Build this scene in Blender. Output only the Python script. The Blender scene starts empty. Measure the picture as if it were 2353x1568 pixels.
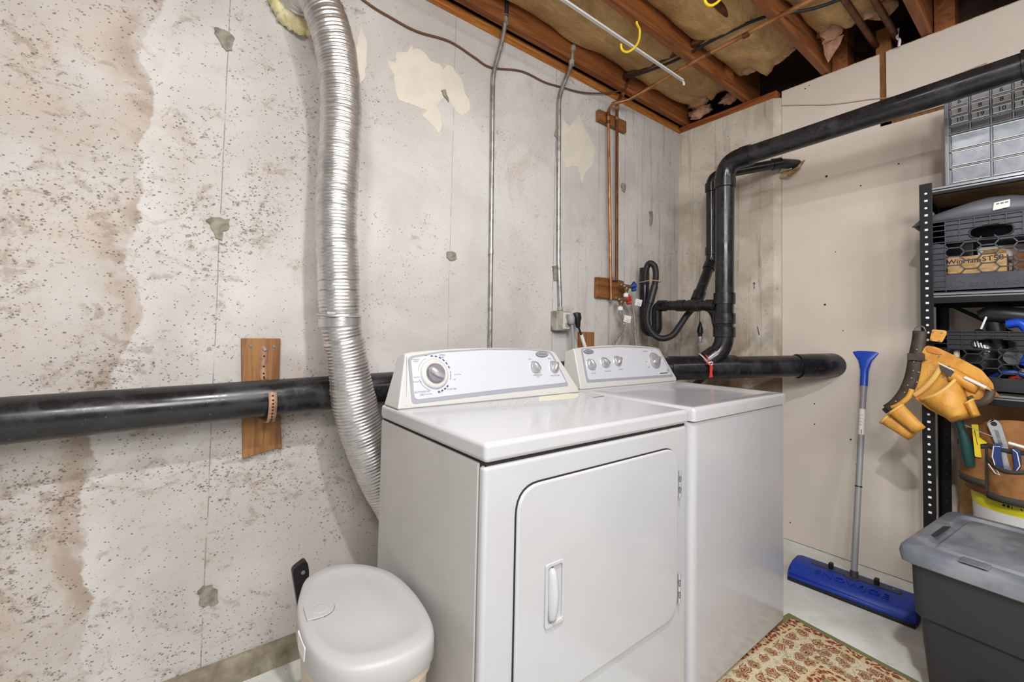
import bpy, bmesh, math, random
from mathutils import Vector, Matrix, noise
random.seed(7)
V = Vector
PI = math.pi
SC = bpy.context.scene
COL = SC.collection

# ------------------------------------------------------------------ camera, world, light, exposure
def cam_axes(yaw, pit, rol):
    f = V((math.cos(yaw)*math.cos(pit), math.sin(yaw)*math.cos(pit), math.sin(pit)))
    r = V((math.sin(yaw), -math.cos(yaw), 0)); u = r.cross(f)
    c, s = math.cos(rol), math.sin(rol)
    return c*r+s*u, -s*r+c*u, f
cd = bpy.data.cameras.new('camera'); cam = bpy.data.objects.new('camera', cd); COL.objects.link(cam)
R_, U_, F_ = cam_axes(0.91301, 0.035707, 0.020626)
mw = Matrix((R_, U_, -F_)).transposed().to_4x4(); mw.translation = V((-0.50086, -0.72531, 1.13573))
cam.matrix_world = mw
cd.sensor_width = 36; cd.lens = 1006.51*36/2353
cd.shift_x = 1.09/2353; cd.shift_y = -56.05/2353; cd.clip_start = 0.02
SC.camera = cam
SC.view_settings.view_transform = 'Standard'; SC.view_settings.look = 'None'
SC.view_settings.gamma = 1; SC.view_settings.use_curve_mapping = False
SC.view_settings.exposure = -0.22
w = bpy.data.worlds.new('world'); SC.world = w; w.use_nodes = True
w.node_tree.nodes['Background'].inputs[0].default_value = (1.0, 1.0, 1.0, 1)
w.node_tree.nodes['Background'].inputs[1].default_value = 0.36
def lamp(name, kind, loc, power, color, size=0.1, size_y=None, target=None):
    l = bpy.data.lights.new(name, kind); l.energy = power; l.color = color
    if kind == 'AREA':
        l.size = size
        if size_y: l.shape = 'RECTANGLE'; l.size_y = size_y
    else: l.shadow_soft_size = size
    o = bpy.data.objects.new(name, l); COL.objects.link(o); o.location = loc
    if target: o.rotation_euler = (V(target)-V(loc)).to_track_quat('-Z', 'Y').to_euler()
    return o
lamp('ceiling_lamp', 'AREA', (-0.30, -0.78, 2.50), 40, (1, .99, .985), .07, .07, (-0.30, -0.779, 0))
lamp('ceiling_lamp_over_dryer', 'AREA', (0.35, -0.28, 2.52), 6, (1, .975, .97), .22, .22, (0.35, -0.279, 0))
lamp('ceiling_tube_lamp', 'AREA', (1.05, -1.75, 2.5), 6, (1, .985, .98), 1.2, .10, (1.0, 0.4, 0.8))
lamp('photographers_lamp', 'POINT', (-0.25, -1.35, 1.80), 22, (1, .985, .985), .07)
lamp('drywall_fill_lamp', 'AREA', (-1.0, -1.25, 2.2), 27, (1, .995, .985), .3, .3, (2.28, -0.1, 1.1))  # added fill light to brighten the drywall, not a fixture of the basement
lamp('rear_fill_lamp', 'AREA', (-0.65, -2.5, 2.2), 46, (1, .995, .99), 0.9, 0.9, (1.5, 0.3, 1.1))  # added broad fill from behind the camera, evens the light across the walls

# ------------------------------------------------------------------ materials
def lin(c):
    return tuple(((x/255)/12.92 if x/255 <= .04045 else ((x/255+.055)/1.055)**2.4) for x in c[:3])+(1,)
class G:
    def __init__(s, name):
        s.m = bpy.data.materials.new(name); s.m.use_nodes = True; s.t = s.m.node_tree
        s.b = s.t.nodes['Principled BSDF']
    def nd(s, typ, ins=None, **props):
        n = s.t.nodes.new('ShaderNode'+typ)
        for k, v in props.items(): setattr(n, k, v)
        for k, v in (ins or {}).items(): s.set(n.inputs[k], v)
        return n
    def set(s, sock, v):
        if isinstance(v, bpy.types.NodeSocket): s.t.links.new(v, sock)
        else: sock.default_value = v
    def ma(s, op, a, b=0.0, c=0.0, clamp=False):
        n = s.t.nodes.new('ShaderNodeMath'); n.operation = op; n.use_clamp = clamp
        for i, v in enumerate((a, b, c)): s.set(n.inputs[i], v)
        return n.outputs[0]
    def mix(s, f, a, b, mode='MIX'):
        n = s.t.nodes.new('ShaderNodeMix'); n.data_type = 'RGBA'; n.blend_type = mode
        s.set(n.inputs[0], f); s.set(n.inputs[6], a); s.set(n.inputs[7], b)
        return n.outputs[2]
    def ss(s, v, lo, hi, a=0.0, b=1.0):
        n = s.t.nodes.new('ShaderNodeMapRange'); n.interpolation_type = 'SMOOTHSTEP'
        for i, x in enumerate((v, lo, hi, a, b)): s.set(n.inputs[i], x)
        return n.outputs[0]
    def noise(s, co, scale, detail=3, rough=.55, dist=0.0):
        n = s.nd('TexNoise', {'Scale': scale, 'Detail': detail, 'Roughness': rough, 'Distortion': dist})
        if co: s.set(n.inputs['Vector'], co)
        return n.outputs['Fac']
    def pos(s): return s.nd('NewGeometry').outputs['Position']
    def obj(s): return s.nd('TexCoord').outputs['Object']
    def mapped(s, co, scale=(1, 1, 1), rot=(0, 0, 0), loc=(0, 0, 0)):
        return s.nd('Mapping', {'Vector': co, 'Scale': scale, 'Rotation': rot, 'Location': loc}).outputs[0]
    def bump(s, h, strength=.3, dist=.01):
        n = s.nd('Bump', {'Height': h, 'Strength': strength, 'Distance': dist})
        s.set(s.b.inputs['Normal'], n.outputs[0])
    def out(s, col=None, rough=.5, metal=0.0, **kw):
        if col is not None: s.set(s.b.inputs['Base Color'], col)
        s.set(s.b.inputs['Roughness'], rough); s.set(s.b.inputs['Metallic'], metal)
        for k, v in kw.items(): s.set(s.b.inputs[k.replace('_', ' ')], v)
        return s.m
def mat(name, c, rough=.5, metal=0., c2=None, scale=12, amt=1., bump=0., bscale=80, stretch=(1, 1, 1), speck=None, local=True, **kw):
    g = G(name); co = g.obj() if local else g.pos()
    if stretch != (1, 1, 1): co = g.mapped(co, stretch)
    col = lin(c)
    if c2:
        f = g.ss(g.noise(co, scale, 4, .6, .4), .38, .66, 0, amt); col = g.mix(f, lin(c), lin(c2))
    if speck:
        sc, lo, c3 = speck
        f = g.ss(g.noise(co, sc, 3, .6), lo, lo+.05); col = g.mix(f, col, lin(c3))
    if bump: g.bump(g.noise(co, bscale, 3), bump, .004)
    return g.out(col, rough, metal, **kw)
def wood(name, c, c2, rough=.6, axis=0, local=True):
    g = G(name); st = [14., 14., 14.]; st[axis] = .9
    co = g.mapped(g.obj() if local else g.pos(), tuple(st))
    n1 = g.noise(co, 2.2, 5, .6, 1.2); n2 = g.noise(co, 9, 3, .6)
    col = g.mix(g.ss(n1, .36, .66), lin(c), lin(c2))
    col = g.mix(g.ss(n2, .62, .72, 0, .35), col, lin(tuple(x*.5 for x in c2)))
    g.bump(n1, .25, .003)
    return g.out(col, rough)

def concrete_left():
    g = G('poured_concrete'); P = g.pos()
    s = g.nd('SeparateXYZ', {0: P}); X, Z = s.outputs[0], s.outputs[2]
    big = g.noise(P, 1.6, 4, .6, .5); mid = g.noise(P, 6, 4, .65, .6)
    col = g.mix(g.ss(big, .35, .65), lin((204, 201, 197)), lin((186, 180, 174)))
    # ridge left by a pour joint
    wob = g.noise(g.mapped(P, (.5, 0, 1), loc=(3.1, 1.7, 0)), 3.2, 7, .6)
    xr = g.ma('ADD', -.70, g.ma('MULTIPLY', wob, .24))
    xr = g.ma('SUBTRACT', xr, g.ss(Z, 1.15, .75, 0, .07))
    dx = g.ma('SUBTRACT', X, xr)
    left = g.ss(dx, .004, -.004)
    col = g.mix(g.ma('MULTIPLY', left, g.ss(mid, .35, .65, .1, .5)), col, lin((190, 172, 156)))
    band = g.ma('MULTIPLY', left, g.ss(dx, -.11, -.01))
    col = g.mix(g.ma('MULTIPLY', band, g.ss(mid, .42, .62, .08, .6)), col, lin((142, 120, 102)))
    wl = g.ma('MULTIPLY', g.ss(dx, -.002, .006), g.ss(dx, .09, .01))
    col = g.mix(g.ma('MULTIPLY', wl, .35), col, lin((216, 212, 208)))
    # brown patches
    st = g.noise(g.mapped(P, (1, 1, .8), loc=(5, 0, 2)), 2.6, 5, .65, .8)
    col = g.mix(g.ss(st, .55, .75, 0, .55), col, lin((176, 154, 138)))
    # pits and honeycomb
    dg = g.mapped(P, (1.0, 1, 1.3), rot=(0, -.6, 0))
    dens = g.ss(g.noise(P, 3.4, 3, .6), .34, .68, .055, -.035)
    dens = g.ma('ADD', dens, g.ss(X, -.7, .4, -.034, .045))
    p1 = g.noise(dg, 46, 7, .75, .4)
    pit1 = g.ss(g.ma('SUBTRACT', p1, dens), .60, .655)
    wv = g.nd('TexNoise', {'Vector': P, 'Scale': 70, 'Detail': 2}).outputs['Color']
    wv = g.nd('VectorMath', {0: wv, 'Scale': .008}, operation='SCALE').outputs[0]
    pd = g.nd('VectorMath', {0: dg, 1: wv}, operation='ADD').outputs[0]
    vo = g.nd('TexVoronoi', {'Vector': pd, 'Scale': 125}); rnd = g.nd('SeparateColor', {0: vo.outputs['Color']}).outputs[0]
    rad = g.ma('SUBTRACT', g.ma('MULTIPLY', g.ma('POWER', rnd, 4.0), .46), g.ma('MULTIPLY', dens, 2.2))
    pit2 = g.ss(g.ma('SUBTRACT', vo.outputs['Distance'], rad), .03, -.05)
    sm = g.noise(g.mapped(dg, loc=(1, 7, 3)), 15, 7, .75, .5)
    smf = g.ss(g.ma('SUBTRACT', sm, dens), .545, .66)
    col = g.mix(g.ma('MULTIPLY', smf, .48), col, lin((140, 118, 100)))
    col = g.mix(g.ma('MULTIPLY', pit1, .6), col, lin((92, 72, 58)))
    col = g.mix(g.ma('MULTIPLY', pit2, .62), col, lin((70, 54, 44)))
    # form-board seams
    sw = g.ma('MULTIPLY', g.ma('SUBTRACT', g.noise(g.mapped(P, (0, 0, 1)), 2.5, 3), .5), .012)
    xs = g.ma('ADD', X, sw)
    seams = None
    for x0, wd in ((-.392, .0022), (.452, .0015), (1.072, .003), (1.66, .002), (-1.2, .002)):
        d = g.ma('ABSOLUTE', g.ma('SUBTRACT', xs, x0)); l = g.ss(d, wd, wd*.4)
        seams = l if seams is None else g.ma('MAXIMUM', seams, l)
    brk = g.ss(g.noise(g.mapped(P, (4, 4, 7)), 3, 3), .34, .5)
    col = g.mix(g.ma('MULTIPLY', g.ma('MULTIPLY', seams, brk), .6), col, lin((112, 96, 82)))
    # water streaks by the corner
    sk = g.noise(g.mapped(P, (26, 26, 1.1)), 1.0, 5, .7, .3)
    skf = g.ma('MULTIPLY', g.ss(X, .75, 1.9), g.ss(sk, .52, .72, 0, .75))
    col = g.mix(skf, col, lin((138, 116, 96)))
    wk = g.ma('MULTIPLY', g.ss(X, 1.1, 2.0), g.ss(g.noise(g.mapped(P, (40, 40, 1.5), loc=(9, 0, 0)), 1.0, 3), .66, .74, 0, .7))
    col = g.mix(wk, col, lin((224, 220, 212)))
    lo = g.ma('MULTIPLY', g.ss(Z, 1.35, .95), g.ss(X, 1.3, 1.9))
    col = g.mix(g.ma('MULTIPLY', lo, g.ss(mid, .42, .6, 0, .75)), col, lin((112, 84, 64)))
    h = g.ma('SUBTRACT', g.ma('MULTIPLY', mid, .5), g.ma('ADD', pit1, g.ma('MULTIPLY', pit2, .62)))
    h = g.ma('SUBTRACT', h, g.ma('MULTIPLY', seams, .5)); h = g.ma('SUBTRACT', h, g.ma('MULTIPLY', left, .8))
    g.bump(h, .3, .005)
    return g.out(col, .88)
def concrete_far():
    g = G('corner_concrete'); P = g.pos(); s = g.nd('SeparateXYZ', {0: P}); Z = s.outputs[2]
    big = g.noise(P, 3, 4, .6, .6); col = g.mix(g.ss(big, .38, .62), lin((212, 203, 190)), lin((186, 173, 156)))
    sk = g.noise(g.mapped(P, (20, 24, 1.1)), 1.0, 5, .7, .3)
    col = g.mix(g.ss(sk, .54, .7, 0, .6), col, lin((128, 108, 88)))
    lf = g.noise(g.mapped(P, (1, 3, 2), loc=(2, 4, 1)), 3.0, 4, .6, 1.0)
    col = g.mix(g.ss(lf, .56, .66, 0, .65), col, lin((190, 186, 176)))
    pt = g.noise(g.mapped(P, (1, 1, 1.8)), 70, 3, .6)
    col = g.mix(g.ss(pt, .66, .71, 0, .8), col, lin((88, 72, 58)))
    col = g.mix(g.ma('MULTIPLY', g.ss(Z, 1.3, .9), g.ss(big, .4, .6, .1, .8)), col, lin((112, 86, 66)))
    g.bump(g.ma('SUBTRACT', big, g.ss(pt, .66, .71)), .4, .005)
    return g.out(col, .88)
def floor_mat():
    g = G('painted_concrete_floor'); P = g.pos()
    n = g.noise(P, 5, 5, .65, .5); col = g.mix(g.ss(n, .35, .65), lin((228, 230, 225)), lin((208, 210, 202)))
    n2 = g.noise(P, 14, 5, .7, .7); col = g.mix(g.ss(n2, .58, .74, 0, .5), col, lin((160, 156, 138)))
    n3 = g.noise(P, 90, 2); col = g.mix(g.ss(n3, .70, .74, 0, .8), col, lin((110, 100, 88)))
    g.bump(n2, .15, .003)
    return g.out(col, .55)
def kraft(name, c, c2):
    g = G(name); P = g.pos()
    n = g.noise(P, 5, 5, .7, .8); col = g.mix(g.ss(n, .3, .7), lin(c), lin(c2))
    n2 = g.noise(g.mapped(P, (1, 3, 1)), 16, 4, .7, 1.5); col = g.mix(g.ss(n2, .58, .72, 0, .5), col, lin(tuple(x*.72 for x in c2)))
    g.bump(g.ma('ADD', n, g.ma('MULTIPLY', n2, .6)), .7, .02)
    return g.out(col, .62)
def pipe_mat():
    g = G('black_abs'); P = g.obj()
    n = g.noise(P, 9, 5, .7, .5); col = g.mix(g.ss(n, .42, .75), lin((26, 26, 29)), lin((50, 50, 54)))
    sp = g.noise(P, 150, 2); col = g.mix(g.ss(sp, .72, .76, 0, .5), col, lin((140, 138, 134)))
    return g.out(col, g.ss(n, .3, .75, .16, .42))
def rug_mat():
    g = G('rug_weave'); O = g.obj(); s = g.nd('SeparateXYZ', {0: O}); x, y = s.outputs[0], s.outputs[1]
    dx = g.ma('SUBTRACT', .375, g.ma('ABSOLUTE', x)); dy = g.ma('SUBTRACT', .9, g.ma('ABSOLUTE', y))
    d = g.ma('MINIMUM', dx, dy)
    wob = g.nd('TexNoise', {'Vector': O, 'Scale': 40, 'Detail': 3}).outputs['Color']
    wv = g.nd('VectorMath', {0: wob, 1: (.5, .5, .5)}, operation='SUBTRACT').outputs[0]
    wv = g.nd('VectorMath', {0: wv, 'Scale': .05}, operation='SCALE').outputs[0]
    oc = g.nd('VectorMath', {0: O, 1: wv}, operation='ADD').outputs[0]
    def flowers(scale, base, stops, off):
        v = g.nd('TexVoronoi', {'Vector': g.mapped(oc, (1, 1, 0), loc=off), 'Scale': scale, 'Randomness': .55}, voronoi_dimensions='2D')
        r = g.nd('ValToRGB', {0: v.outputs['Distance']}); cr = r.color_ramp; cr.interpolation = 'CONSTANT'
        while len(cr.elements) < len(stops)+1: cr.elements.new(.5)
        for e, (p, c) in zip(cr.elements, stops+[(stops[-1][0]+.08, base)]): e.position = p; e.color = lin(c)
        return r.outputs[0]
    cream = (214, 200, 168); olive = (120, 118, 78); red = (138, 70, 48); dk = (52, 34, 30)
    big = flowers(19, cream, [(0, dk), (.07, (196, 156, 112)), (.14, red), (.25, (198, 178, 140)), (.32, red)], (.3, .1, 0))
    vine = g.ss(g.ma('ABSOLUTE', g.ma('SUBTRACT', g.noise(oc, 30, 2, .5, 2.0), .5)), .03, .012)
    big = g.mix(g.ma('MULTIPLY', vine, .8), big, lin((140, 134, 92)))
    small = flowers(48, (206, 184, 140), [(0, dk), (.14, red), (.36, (184, 130, 92))], (.7, .2, 0))
    field = flowers(15, (138, 134, 88), [(0, dk), (.08, (214, 170, 110)), (.15, red), (.24, (196, 178, 130))], (.1, .5, 0))
    col = g.mix(g.ss(d, .024, .026), lin(olive), small)
    col = g.mix(g.ss(d, .058, .06), col, lin((200, 186, 150)))
    col = g.mix(g.ss(d, .066, .068), col, big)
    col = g.mix(g.ss(d, .20, .202), col, lin((206, 190, 150)))
    col = g.mix(g.ss(d, .208, .21), col, small)
    col = g.mix(g.ss(d, .245, .247), col, field)
    col = g.mix(g.ss(g.noise(O, 300, 2), .45, .7, 0, .25), col, lin((90, 80, 60)))
    g.bump(g.noise(O, 400, 2), .5, .003)
    return g.out(col, .95)

M = {}
M['concA'] = concrete_left(); M['concB'] = concrete_far(); M['floor'] = floor_mat()
M['footing'] = mat('footing_concrete', (164, 154, 136), .9, c2=(120, 110, 94), scale=7, bump=.5, bscale=40, speck=(60, .66, (80, 68, 56)), local=False)
M['drywall'] = mat('painted_drywall', (220, 209, 196), .7, c2=(214, 203, 191), scale=2.2, bump=.06, bscale=160, local=False)
M['dryedge'] = mat('gypsum_edge', (150, 116, 72), .9, c2=(196, 178, 150), scale=30)
M['joist'] = wood('dark_joist_timber', (158, 96, 50), (116, 66, 32), .6, 0)
M['sill'] = wood('orange_sill_timber', (196, 130, 60), (148, 88, 38), .5, 0)
M['sillY'] = wood('brown_sill_timber', (160, 92, 44), (116, 62, 28), .55, 1)
M['woodz'] = wood('stained_board', (160, 112, 62), (118, 76, 40), .6, 2)
M['woodx'] = wood('stained_block', (142, 92, 48), (96, 58, 30), .6, 0)
M['studw'] = wood('bare_stud', (150, 100, 48), (112, 70, 32), .7, 2)
M['deck'] = mat('subfloor_boards', (70, 46, 30), .8, c2=(46, 30, 20), scale=6)
M['kraft'] = kraft('kraft_facing', (208, 172, 116), (176, 138, 90))
M['pink'] = mat('pink_fibreglass', (206, 160, 138), .95, c2=(170, 130, 98), scale=30, bump=.9, bscale=70)
M['enamel'] = mat('white_enamel', (188, 188, 191), .22, c2=(185, 185, 188), scale=3, Coat_Weight=.3, Coat_Roughness=.08)
M['side'] = mat('grey_white_cabinet', (184, 182, 178), .3, c2=(176, 174, 169), scale=3)
M['cap'] = mat('cream_plastic', (194, 193, 189), .38)
M['panel'] = mat('console_face', (194, 196, 202), .3)
M['trimgrey'] = mat('console_trim_grey', (150, 152, 160), .35)
M['chrome'] = mat('satin_chrome', (196, 196, 199), .33, .65)
M['chromed'] = mat('dark_chrome', (140, 140, 145), .34, .6)
M['gap'] = mat('dark_gasket', (40, 36, 34), .8)
M['ink'] = mat('grey_ink', (110, 112, 120), .6)
M['navy'] = mat('navy_ink', (58, 62, 104), .6)
M['black'] = mat('black_ink', (24, 22, 22), .6)
M['alum'] = mat('crinkled_aluminium', (216, 214, 212), .34, .9, c2=(196, 194, 192), scale=20, bump=.25, bscale=60)
M['pipe'] = pipe_mat()
M['hoseblk'] = mat('black_rubber', (34, 34, 36), .45, speck=(90, .7, (90, 88, 84)))
M['copper'] = mat('aged_copper', (184, 132, 86), .4, .6, c2=(136, 90, 54), scale=10)
M['copperd'] = mat('dark_copper', (112, 70, 42), .45, .5, c2=(80, 48, 30), scale=10)
M['brass'] = mat('tarnished_brass', (150, 128, 88), .45, .7, c2=(110, 96, 70), scale=40)
M['galv'] = mat('galvanised_conduit', (176, 176, 172), .4, .7, c2=(136, 136, 134), scale=25)
M['boxgrey'] = mat('grey_metal_box', (168, 166, 156), .55, c2=(130, 120, 104), scale=16)
M['plugw'] = mat('pale_plug', (206, 204, 194), .5)
M['pluggrey'] = mat('grey_cord', (150, 152, 154), .5)
M['braid'] = mat('braided_steel', (180, 174, 164), .4, .5, c2=(120, 114, 106), scale=200)
M['white'] = mat('white_plastic', (228, 226, 220), .5)
M['blueh'] = mat('blue_valve_enamel', (34, 74, 150), .4)
M['redh'] = mat('red_valve_enamel', (200, 52, 44), .4)
M['foam'] = mat('cured_spray_foam', (230, 218, 176), .5, c2=(196, 182, 116), scale=14, bump=.5, bscale=30)
M['strap'] = mat('rusty_strap', (180, 140, 112), .6, .2, c2=(146, 106, 82), scale=30)
M['cream'] = mat('cream_plaster_patch', (216, 209, 194), .8, c2=(208, 201, 187), scale=10)
M['tie'] = mat('grey_mortar_patch', (150, 146, 132), .9, c2=(112, 106, 94), scale=26, bump=.8, bscale=90)
M['yellow'] = mat('yellow_vinyl', (244, 212, 40), .4)
M['rod'] = mat('white_coated_rod', (222, 222, 222), .35)
M['cable'] = mat('brown_cable', (104, 70, 50), .6)
M['cablep'] = mat('pale_cable', (188, 158, 134), .6)
M['cableb'] = mat('black_cable', (30, 28, 28), .6)
M['bin'] = mat('pale_grey_bin_plastic', (178, 176, 175), .45)
M['binbody'] = mat('beige_bin_plastic', (202, 186, 166), .5)
M['bindark'] = mat('bin_liner', (74, 56, 40), .5)
M['blackp'] = mat('black_plastic', (22, 22, 25), .4)
M['blue'] = mat('royal_blue_foam', (26, 58, 160), .5, bump=.15, bscale=200)
M['bluep'] = mat('royal_blue_plastic', (20, 72, 190), .35)
M['greyp'] = mat('grey_painted_pole', (146, 146, 148), .4)
M['darkgrey'] = mat('dark_grey_bracket', (62, 62, 66), .5)
M['tote'] = mat('charcoal_tote_plastic', (40, 43, 50), .5, bump=.15, bscale=300)
M['lid'] = mat('dusty_grey_lid', (98, 103, 112), .5, c2=(136, 140, 147), scale=5, bump=.1, bscale=250)
M['rug'] = rug_mat(); M['rugedge'] = mat('rug_binding', (112, 108, 70), .95)
M['shelf'] = mat('black_powder_coat', (14, 14, 16), .45, Specular_IOR_Level=.3)
M['shelfhi'] = mat('worn_black_lip', (52, 53, 56), .3, .4)
M['lip'] = mat('worn_metal_lip', (150, 153, 158), .28, .7)
M['bench'] = mat('pressed_board', (150, 116, 74), .8, c2=(128, 96, 60), scale=30)
M['orgf'] = mat('grey_organizer_frame', (128, 132, 139), .3, .2)
M['drawer'] = mat('clear_drawer_plastic', (158, 164, 172), .2, c2=(120, 126, 134), scale=9)
M['drawerd'] = mat('smoky_drawer_plastic', (74, 68, 68), .3, c2=(96, 90, 90), scale=9)
M['crate'] = mat('dark_crate_plastic', (50, 50, 58), .42, c2=(64, 64, 74), scale=20)
M['crateb'] = mat('black_crate_plastic', (38, 38, 42), .4)
M['shell'] = mat('grey_shell_plastic', (90, 93, 98), .42)
M['card'] = mat('cardboard', (204, 166, 116), .8, c2=(184, 144, 96), scale=8)
M['cardd'] = mat('brown_cardboard', (124, 84, 56), .8)
M['leather'] = mat('tan_leather', (214, 158, 66), .5, c2=(190, 126, 44), scale=14, bump=.2, bscale=120)
M['leathere'] = mat('leather_binding', (222, 176, 98), .55)
M['leatherd'] = mat('dark_brown_leather', (70, 56, 44), .55, c2=(50, 40, 32), scale=20, bump=.2, bscale=90)
M['rivet'] = mat('steel_rivet', (200, 196, 188), .3, 1.)
M['canvas'] = mat('tan_canvas', (156, 108, 62), .85, c2=(134, 90, 50), scale=18, bump=.3, bscale=250)
M['canvast'] = mat('dark_canvas_trim', (60, 58, 50), .85)
M['gripg'] = mat('green_grip', (22, 66, 60), .4)
M['gripy'] = mat('yellow_grip', (222, 194, 40), .4)
M['gripb'] = mat('navy_grip', (34, 52, 110), .4)
M['pail'] = mat('white_pail_plastic', (222, 222, 220), .4)
M['paily'] = mat('yellow_print', (232, 222, 40), .5)
M['bag'] = mat('black_sheeting', (26, 26, 30), .3, bump=.6, bscale=30)
M['red'] = mat('red_rubber', (206, 58, 44), .45)
M['cblue'] = mat('blue_rubber', (28, 60, 130), .4)
M['offw'] = mat('cream_block', (208, 200, 176), .6)

# ------------------------------------------------------------------ mesh helpers
class MB:
    def __init__(s): s.v = []; s.f = []
    def add(s, vs, fs):
        o = len(s.v); s.v += [V(x) for x in vs]; s.f += [tuple(i+o for i in f) for f in fs]; return s
    def box(s, a, b):
        (x0, y0, z0), (x1, y1, z1) = a, b
        x0, x1 = min(x0, x1), max(x0, x1); y0, y1 = min(y0, y1), max(y0, y1); z0, z1 = min(z0, z1), max(z0, z1)
        return s.add([(x0, y0, z0), (x1, y0, z0), (x1, y1, z0), (x0, y1, z0), (x0, y0, z1), (x1, y0, z1), (x1, y1, z1), (x0, y1, z1)],
                     [(0, 3, 2, 1), (4, 5, 6, 7), (0, 1, 5, 4), (1, 2, 6, 5), (2, 3, 7, 6), (3, 0, 4, 7)])
    def prism(s, pts, ext):
        pts = [V(p) for p in pts]; ext = V(ext); n = len(pts)
        nrm = V((0, 0, 0))
        for i in range(n): nrm += (pts[i]-pts[0]).cross(pts[(i+1) % n]-pts[0])
        if nrm.dot(ext) > 0: pts = pts[::-1]
        return s.add(pts+[p+ext for p in pts], [tuple(range(n)), tuple(range(2*n-1, n-1, -1))]+[(i, i+n, (i+1) % n+n, (i+1) % n) for i in range(n)])
    def bar(s, a, b, wv, hv):
        a, b, wv, hv = V(a), V(b), V(wv)/2, V(hv)/2
        return s.prism([a-wv-hv, a+wv-hv, a+wv+hv, a-wv+hv], b-a)
    def tube(s, path, r, n=12, caps=True, closed=False):
        P = [V(p) for p in path]; m = len(P)
        rf = r if callable(r) else (lambda i: r)
        T = []
        for i in range(m):
            a = P[(i-1) % m] if closed or i > 0 else P[i]; b = P[(i+1) % m] if closed or i < m-1 else P[i]
            T.append((b-a).normalized())
        up = V((0, 0, 1)) if abs(T[0].z) < .9 else V((1, 0, 0))
        nn = (up-T[0]*up.dot(T[0])).normalized(); vs = []
        for i in range(m):
            nn = (nn-T[i]*nn.dot(T[i])).normalized(); bn = T[i].cross(nn); rr = rf(i)
            for k in range(n):
                a = 2*PI*k/n; vs.append(P[i]+(nn*math.cos(a)+bn*math.sin(a))*rr)
        fs = []
        for i in range(m if closed else m-1):
            j = (i+1) % m
            for k in range(n):
                l = (k+1) % n; fs.append((i*n+k, i*n+l, j*n+l, j*n+k))
        if caps and not closed: fs += [tuple(range(n-1, -1, -1)), tuple((m-1)*n+k for k in range(n))]
        return s.add(vs, fs)
    def lathe(s, prof, o, axis, n=24):
        o = V(o); ax = V(axis).normalized(); up = V((0, 0, 1)) if abs(ax.z) < .9 else V((1, 0, 0))
        e1 = (up-ax*up.dot(ax)).normalized(); e2 = ax.cross(e1); vs = []; m = len(prof)
        for r, h in prof:
            for k in range(n):
                a = 2*PI*k/n; vs.append(o+ax*h+(e1*math.cos(a)+e2*math.sin(a))*max(r, 1e-5))
        fs = [(i*n+k, i*n+(k+1) % n, (i+1)*n+(k+1) % n, (i+1)*n+k) for i in range(m-1) for k in range(n)]
        fs += [tuple(range(n-1, -1, -1)), tuple((m-1)*n+k for k in range(n))]
        return s.add(vs, fs)
    def grid(s, nu, nv, fn, closeu=False):
        vs = [fn(i/(nu if closeu else nu-1), j/(nv-1)) for j in range(nv) for i in range(nu)]
        fs = [(j*nu+i, j*nu+(i+1) % nu, (j+1)*nu+(i+1) % nu, (j+1)*nu+i) for j in range(nv-1) for i in range(nu if closeu else nu-1)]
        return s.add(vs, fs)
WO = {}
def hubs(name, specs, m, parent, n=24):
    for p, d, r, l in specs:
        mb = MB(); hub(mb, p, d, r, l, n); ob(name, mb, m, parent, smooth=50)
def ob(name, mb, m, parent=None, smooth=None, bevel=0, seg=2, label=None, cat=None, group=None, kind=None, solid=0, sub=0):
    lo = V((min(v.x for v in mb.v), min(v.y for v in mb.v), min(v.z for v in mb.v)))
    hi = V((max(v.x for v in mb.v), max(v.y for v in mb.v), max(v.z for v in mb.v)))
    o0 = V(((lo.x+hi.x)/2, (lo.y+hi.y)/2, lo.z))
    me = bpy.data.meshes.new(name); me.from_pydata([v-o0 for v in mb.v], [], mb.f); me.validate(); me.update()
    bm = bmesh.new(); bm.from_mesh(me); bmesh.ops.recalc_face_normals(bm, faces=bm.faces); bm.to_mesh(me); bm.free()
    me.materials.append(M[m] if isinstance(m, str) else m)
    o = bpy.data.objects.new(name, me); COL.objects.link(o)
    WO[o] = o0
    if parent: o.parent = parent; o.location = o0-WO[parent]
    else: o.location = o0
    if smooth:
        me.polygons.foreach_set('use_smooth', [True]*len(me.polygons)); me.set_sharp_from_angle(angle=math.radians(smooth))
    if solid: md = o.modifiers.new('solid', 'SOLIDIFY'); md.thickness = solid; md.offset = 0
    if bevel:
        md = o.modifiers.new('bevel', 'BEVEL'); md.width = bevel; md.segments = seg; md.limit_method = 'ANGLE'; md.angle_limit = .6
        me.polygons.foreach_set('use_smooth', [True]*len(me.polygons)); md.harden_normals = True
    if sub: md = o.modifiers.new('sub', 'SUBSURF'); md.levels = sub; md.render_levels = sub
    tag(o, label, cat, group, kind)
    return o
def tag(o, label=None, cat=None, group=None, kind=None):
    if label: o['label'] = label
    if cat: o['category'] = cat
    if group: o['group'] = group
    if kind: o['kind'] = kind
    return o
def thing(name, label, cat, loc, group=None):
    o = bpy.data.objects.new(name, None); COL.objects.link(o); o.location = loc; o.empty_display_size = .05; WO[o] = V(loc)
    return tag(o, label, cat, group)
def cat(pts, per=8, closed=False):
    P = [V(p) for p in pts]; out = []; n = len(P)
    g = (lambda i: P[i % n]) if closed else (lambda i: P[max(0, min(n-1, i))])
    for i in range(n if closed else n-1):
        a, b, c, d = g(i-1), g(i), g(i+1), g(i+2)
        for k in range(per):
            t = k/per
            out.append(.5*((2*b)+(c-a)*t+(2*a-5*b+4*c-d)*t*t+(3*b-a-3*c+d)*t**3))
    if not closed: out.append(P[-1])
    return out
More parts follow.
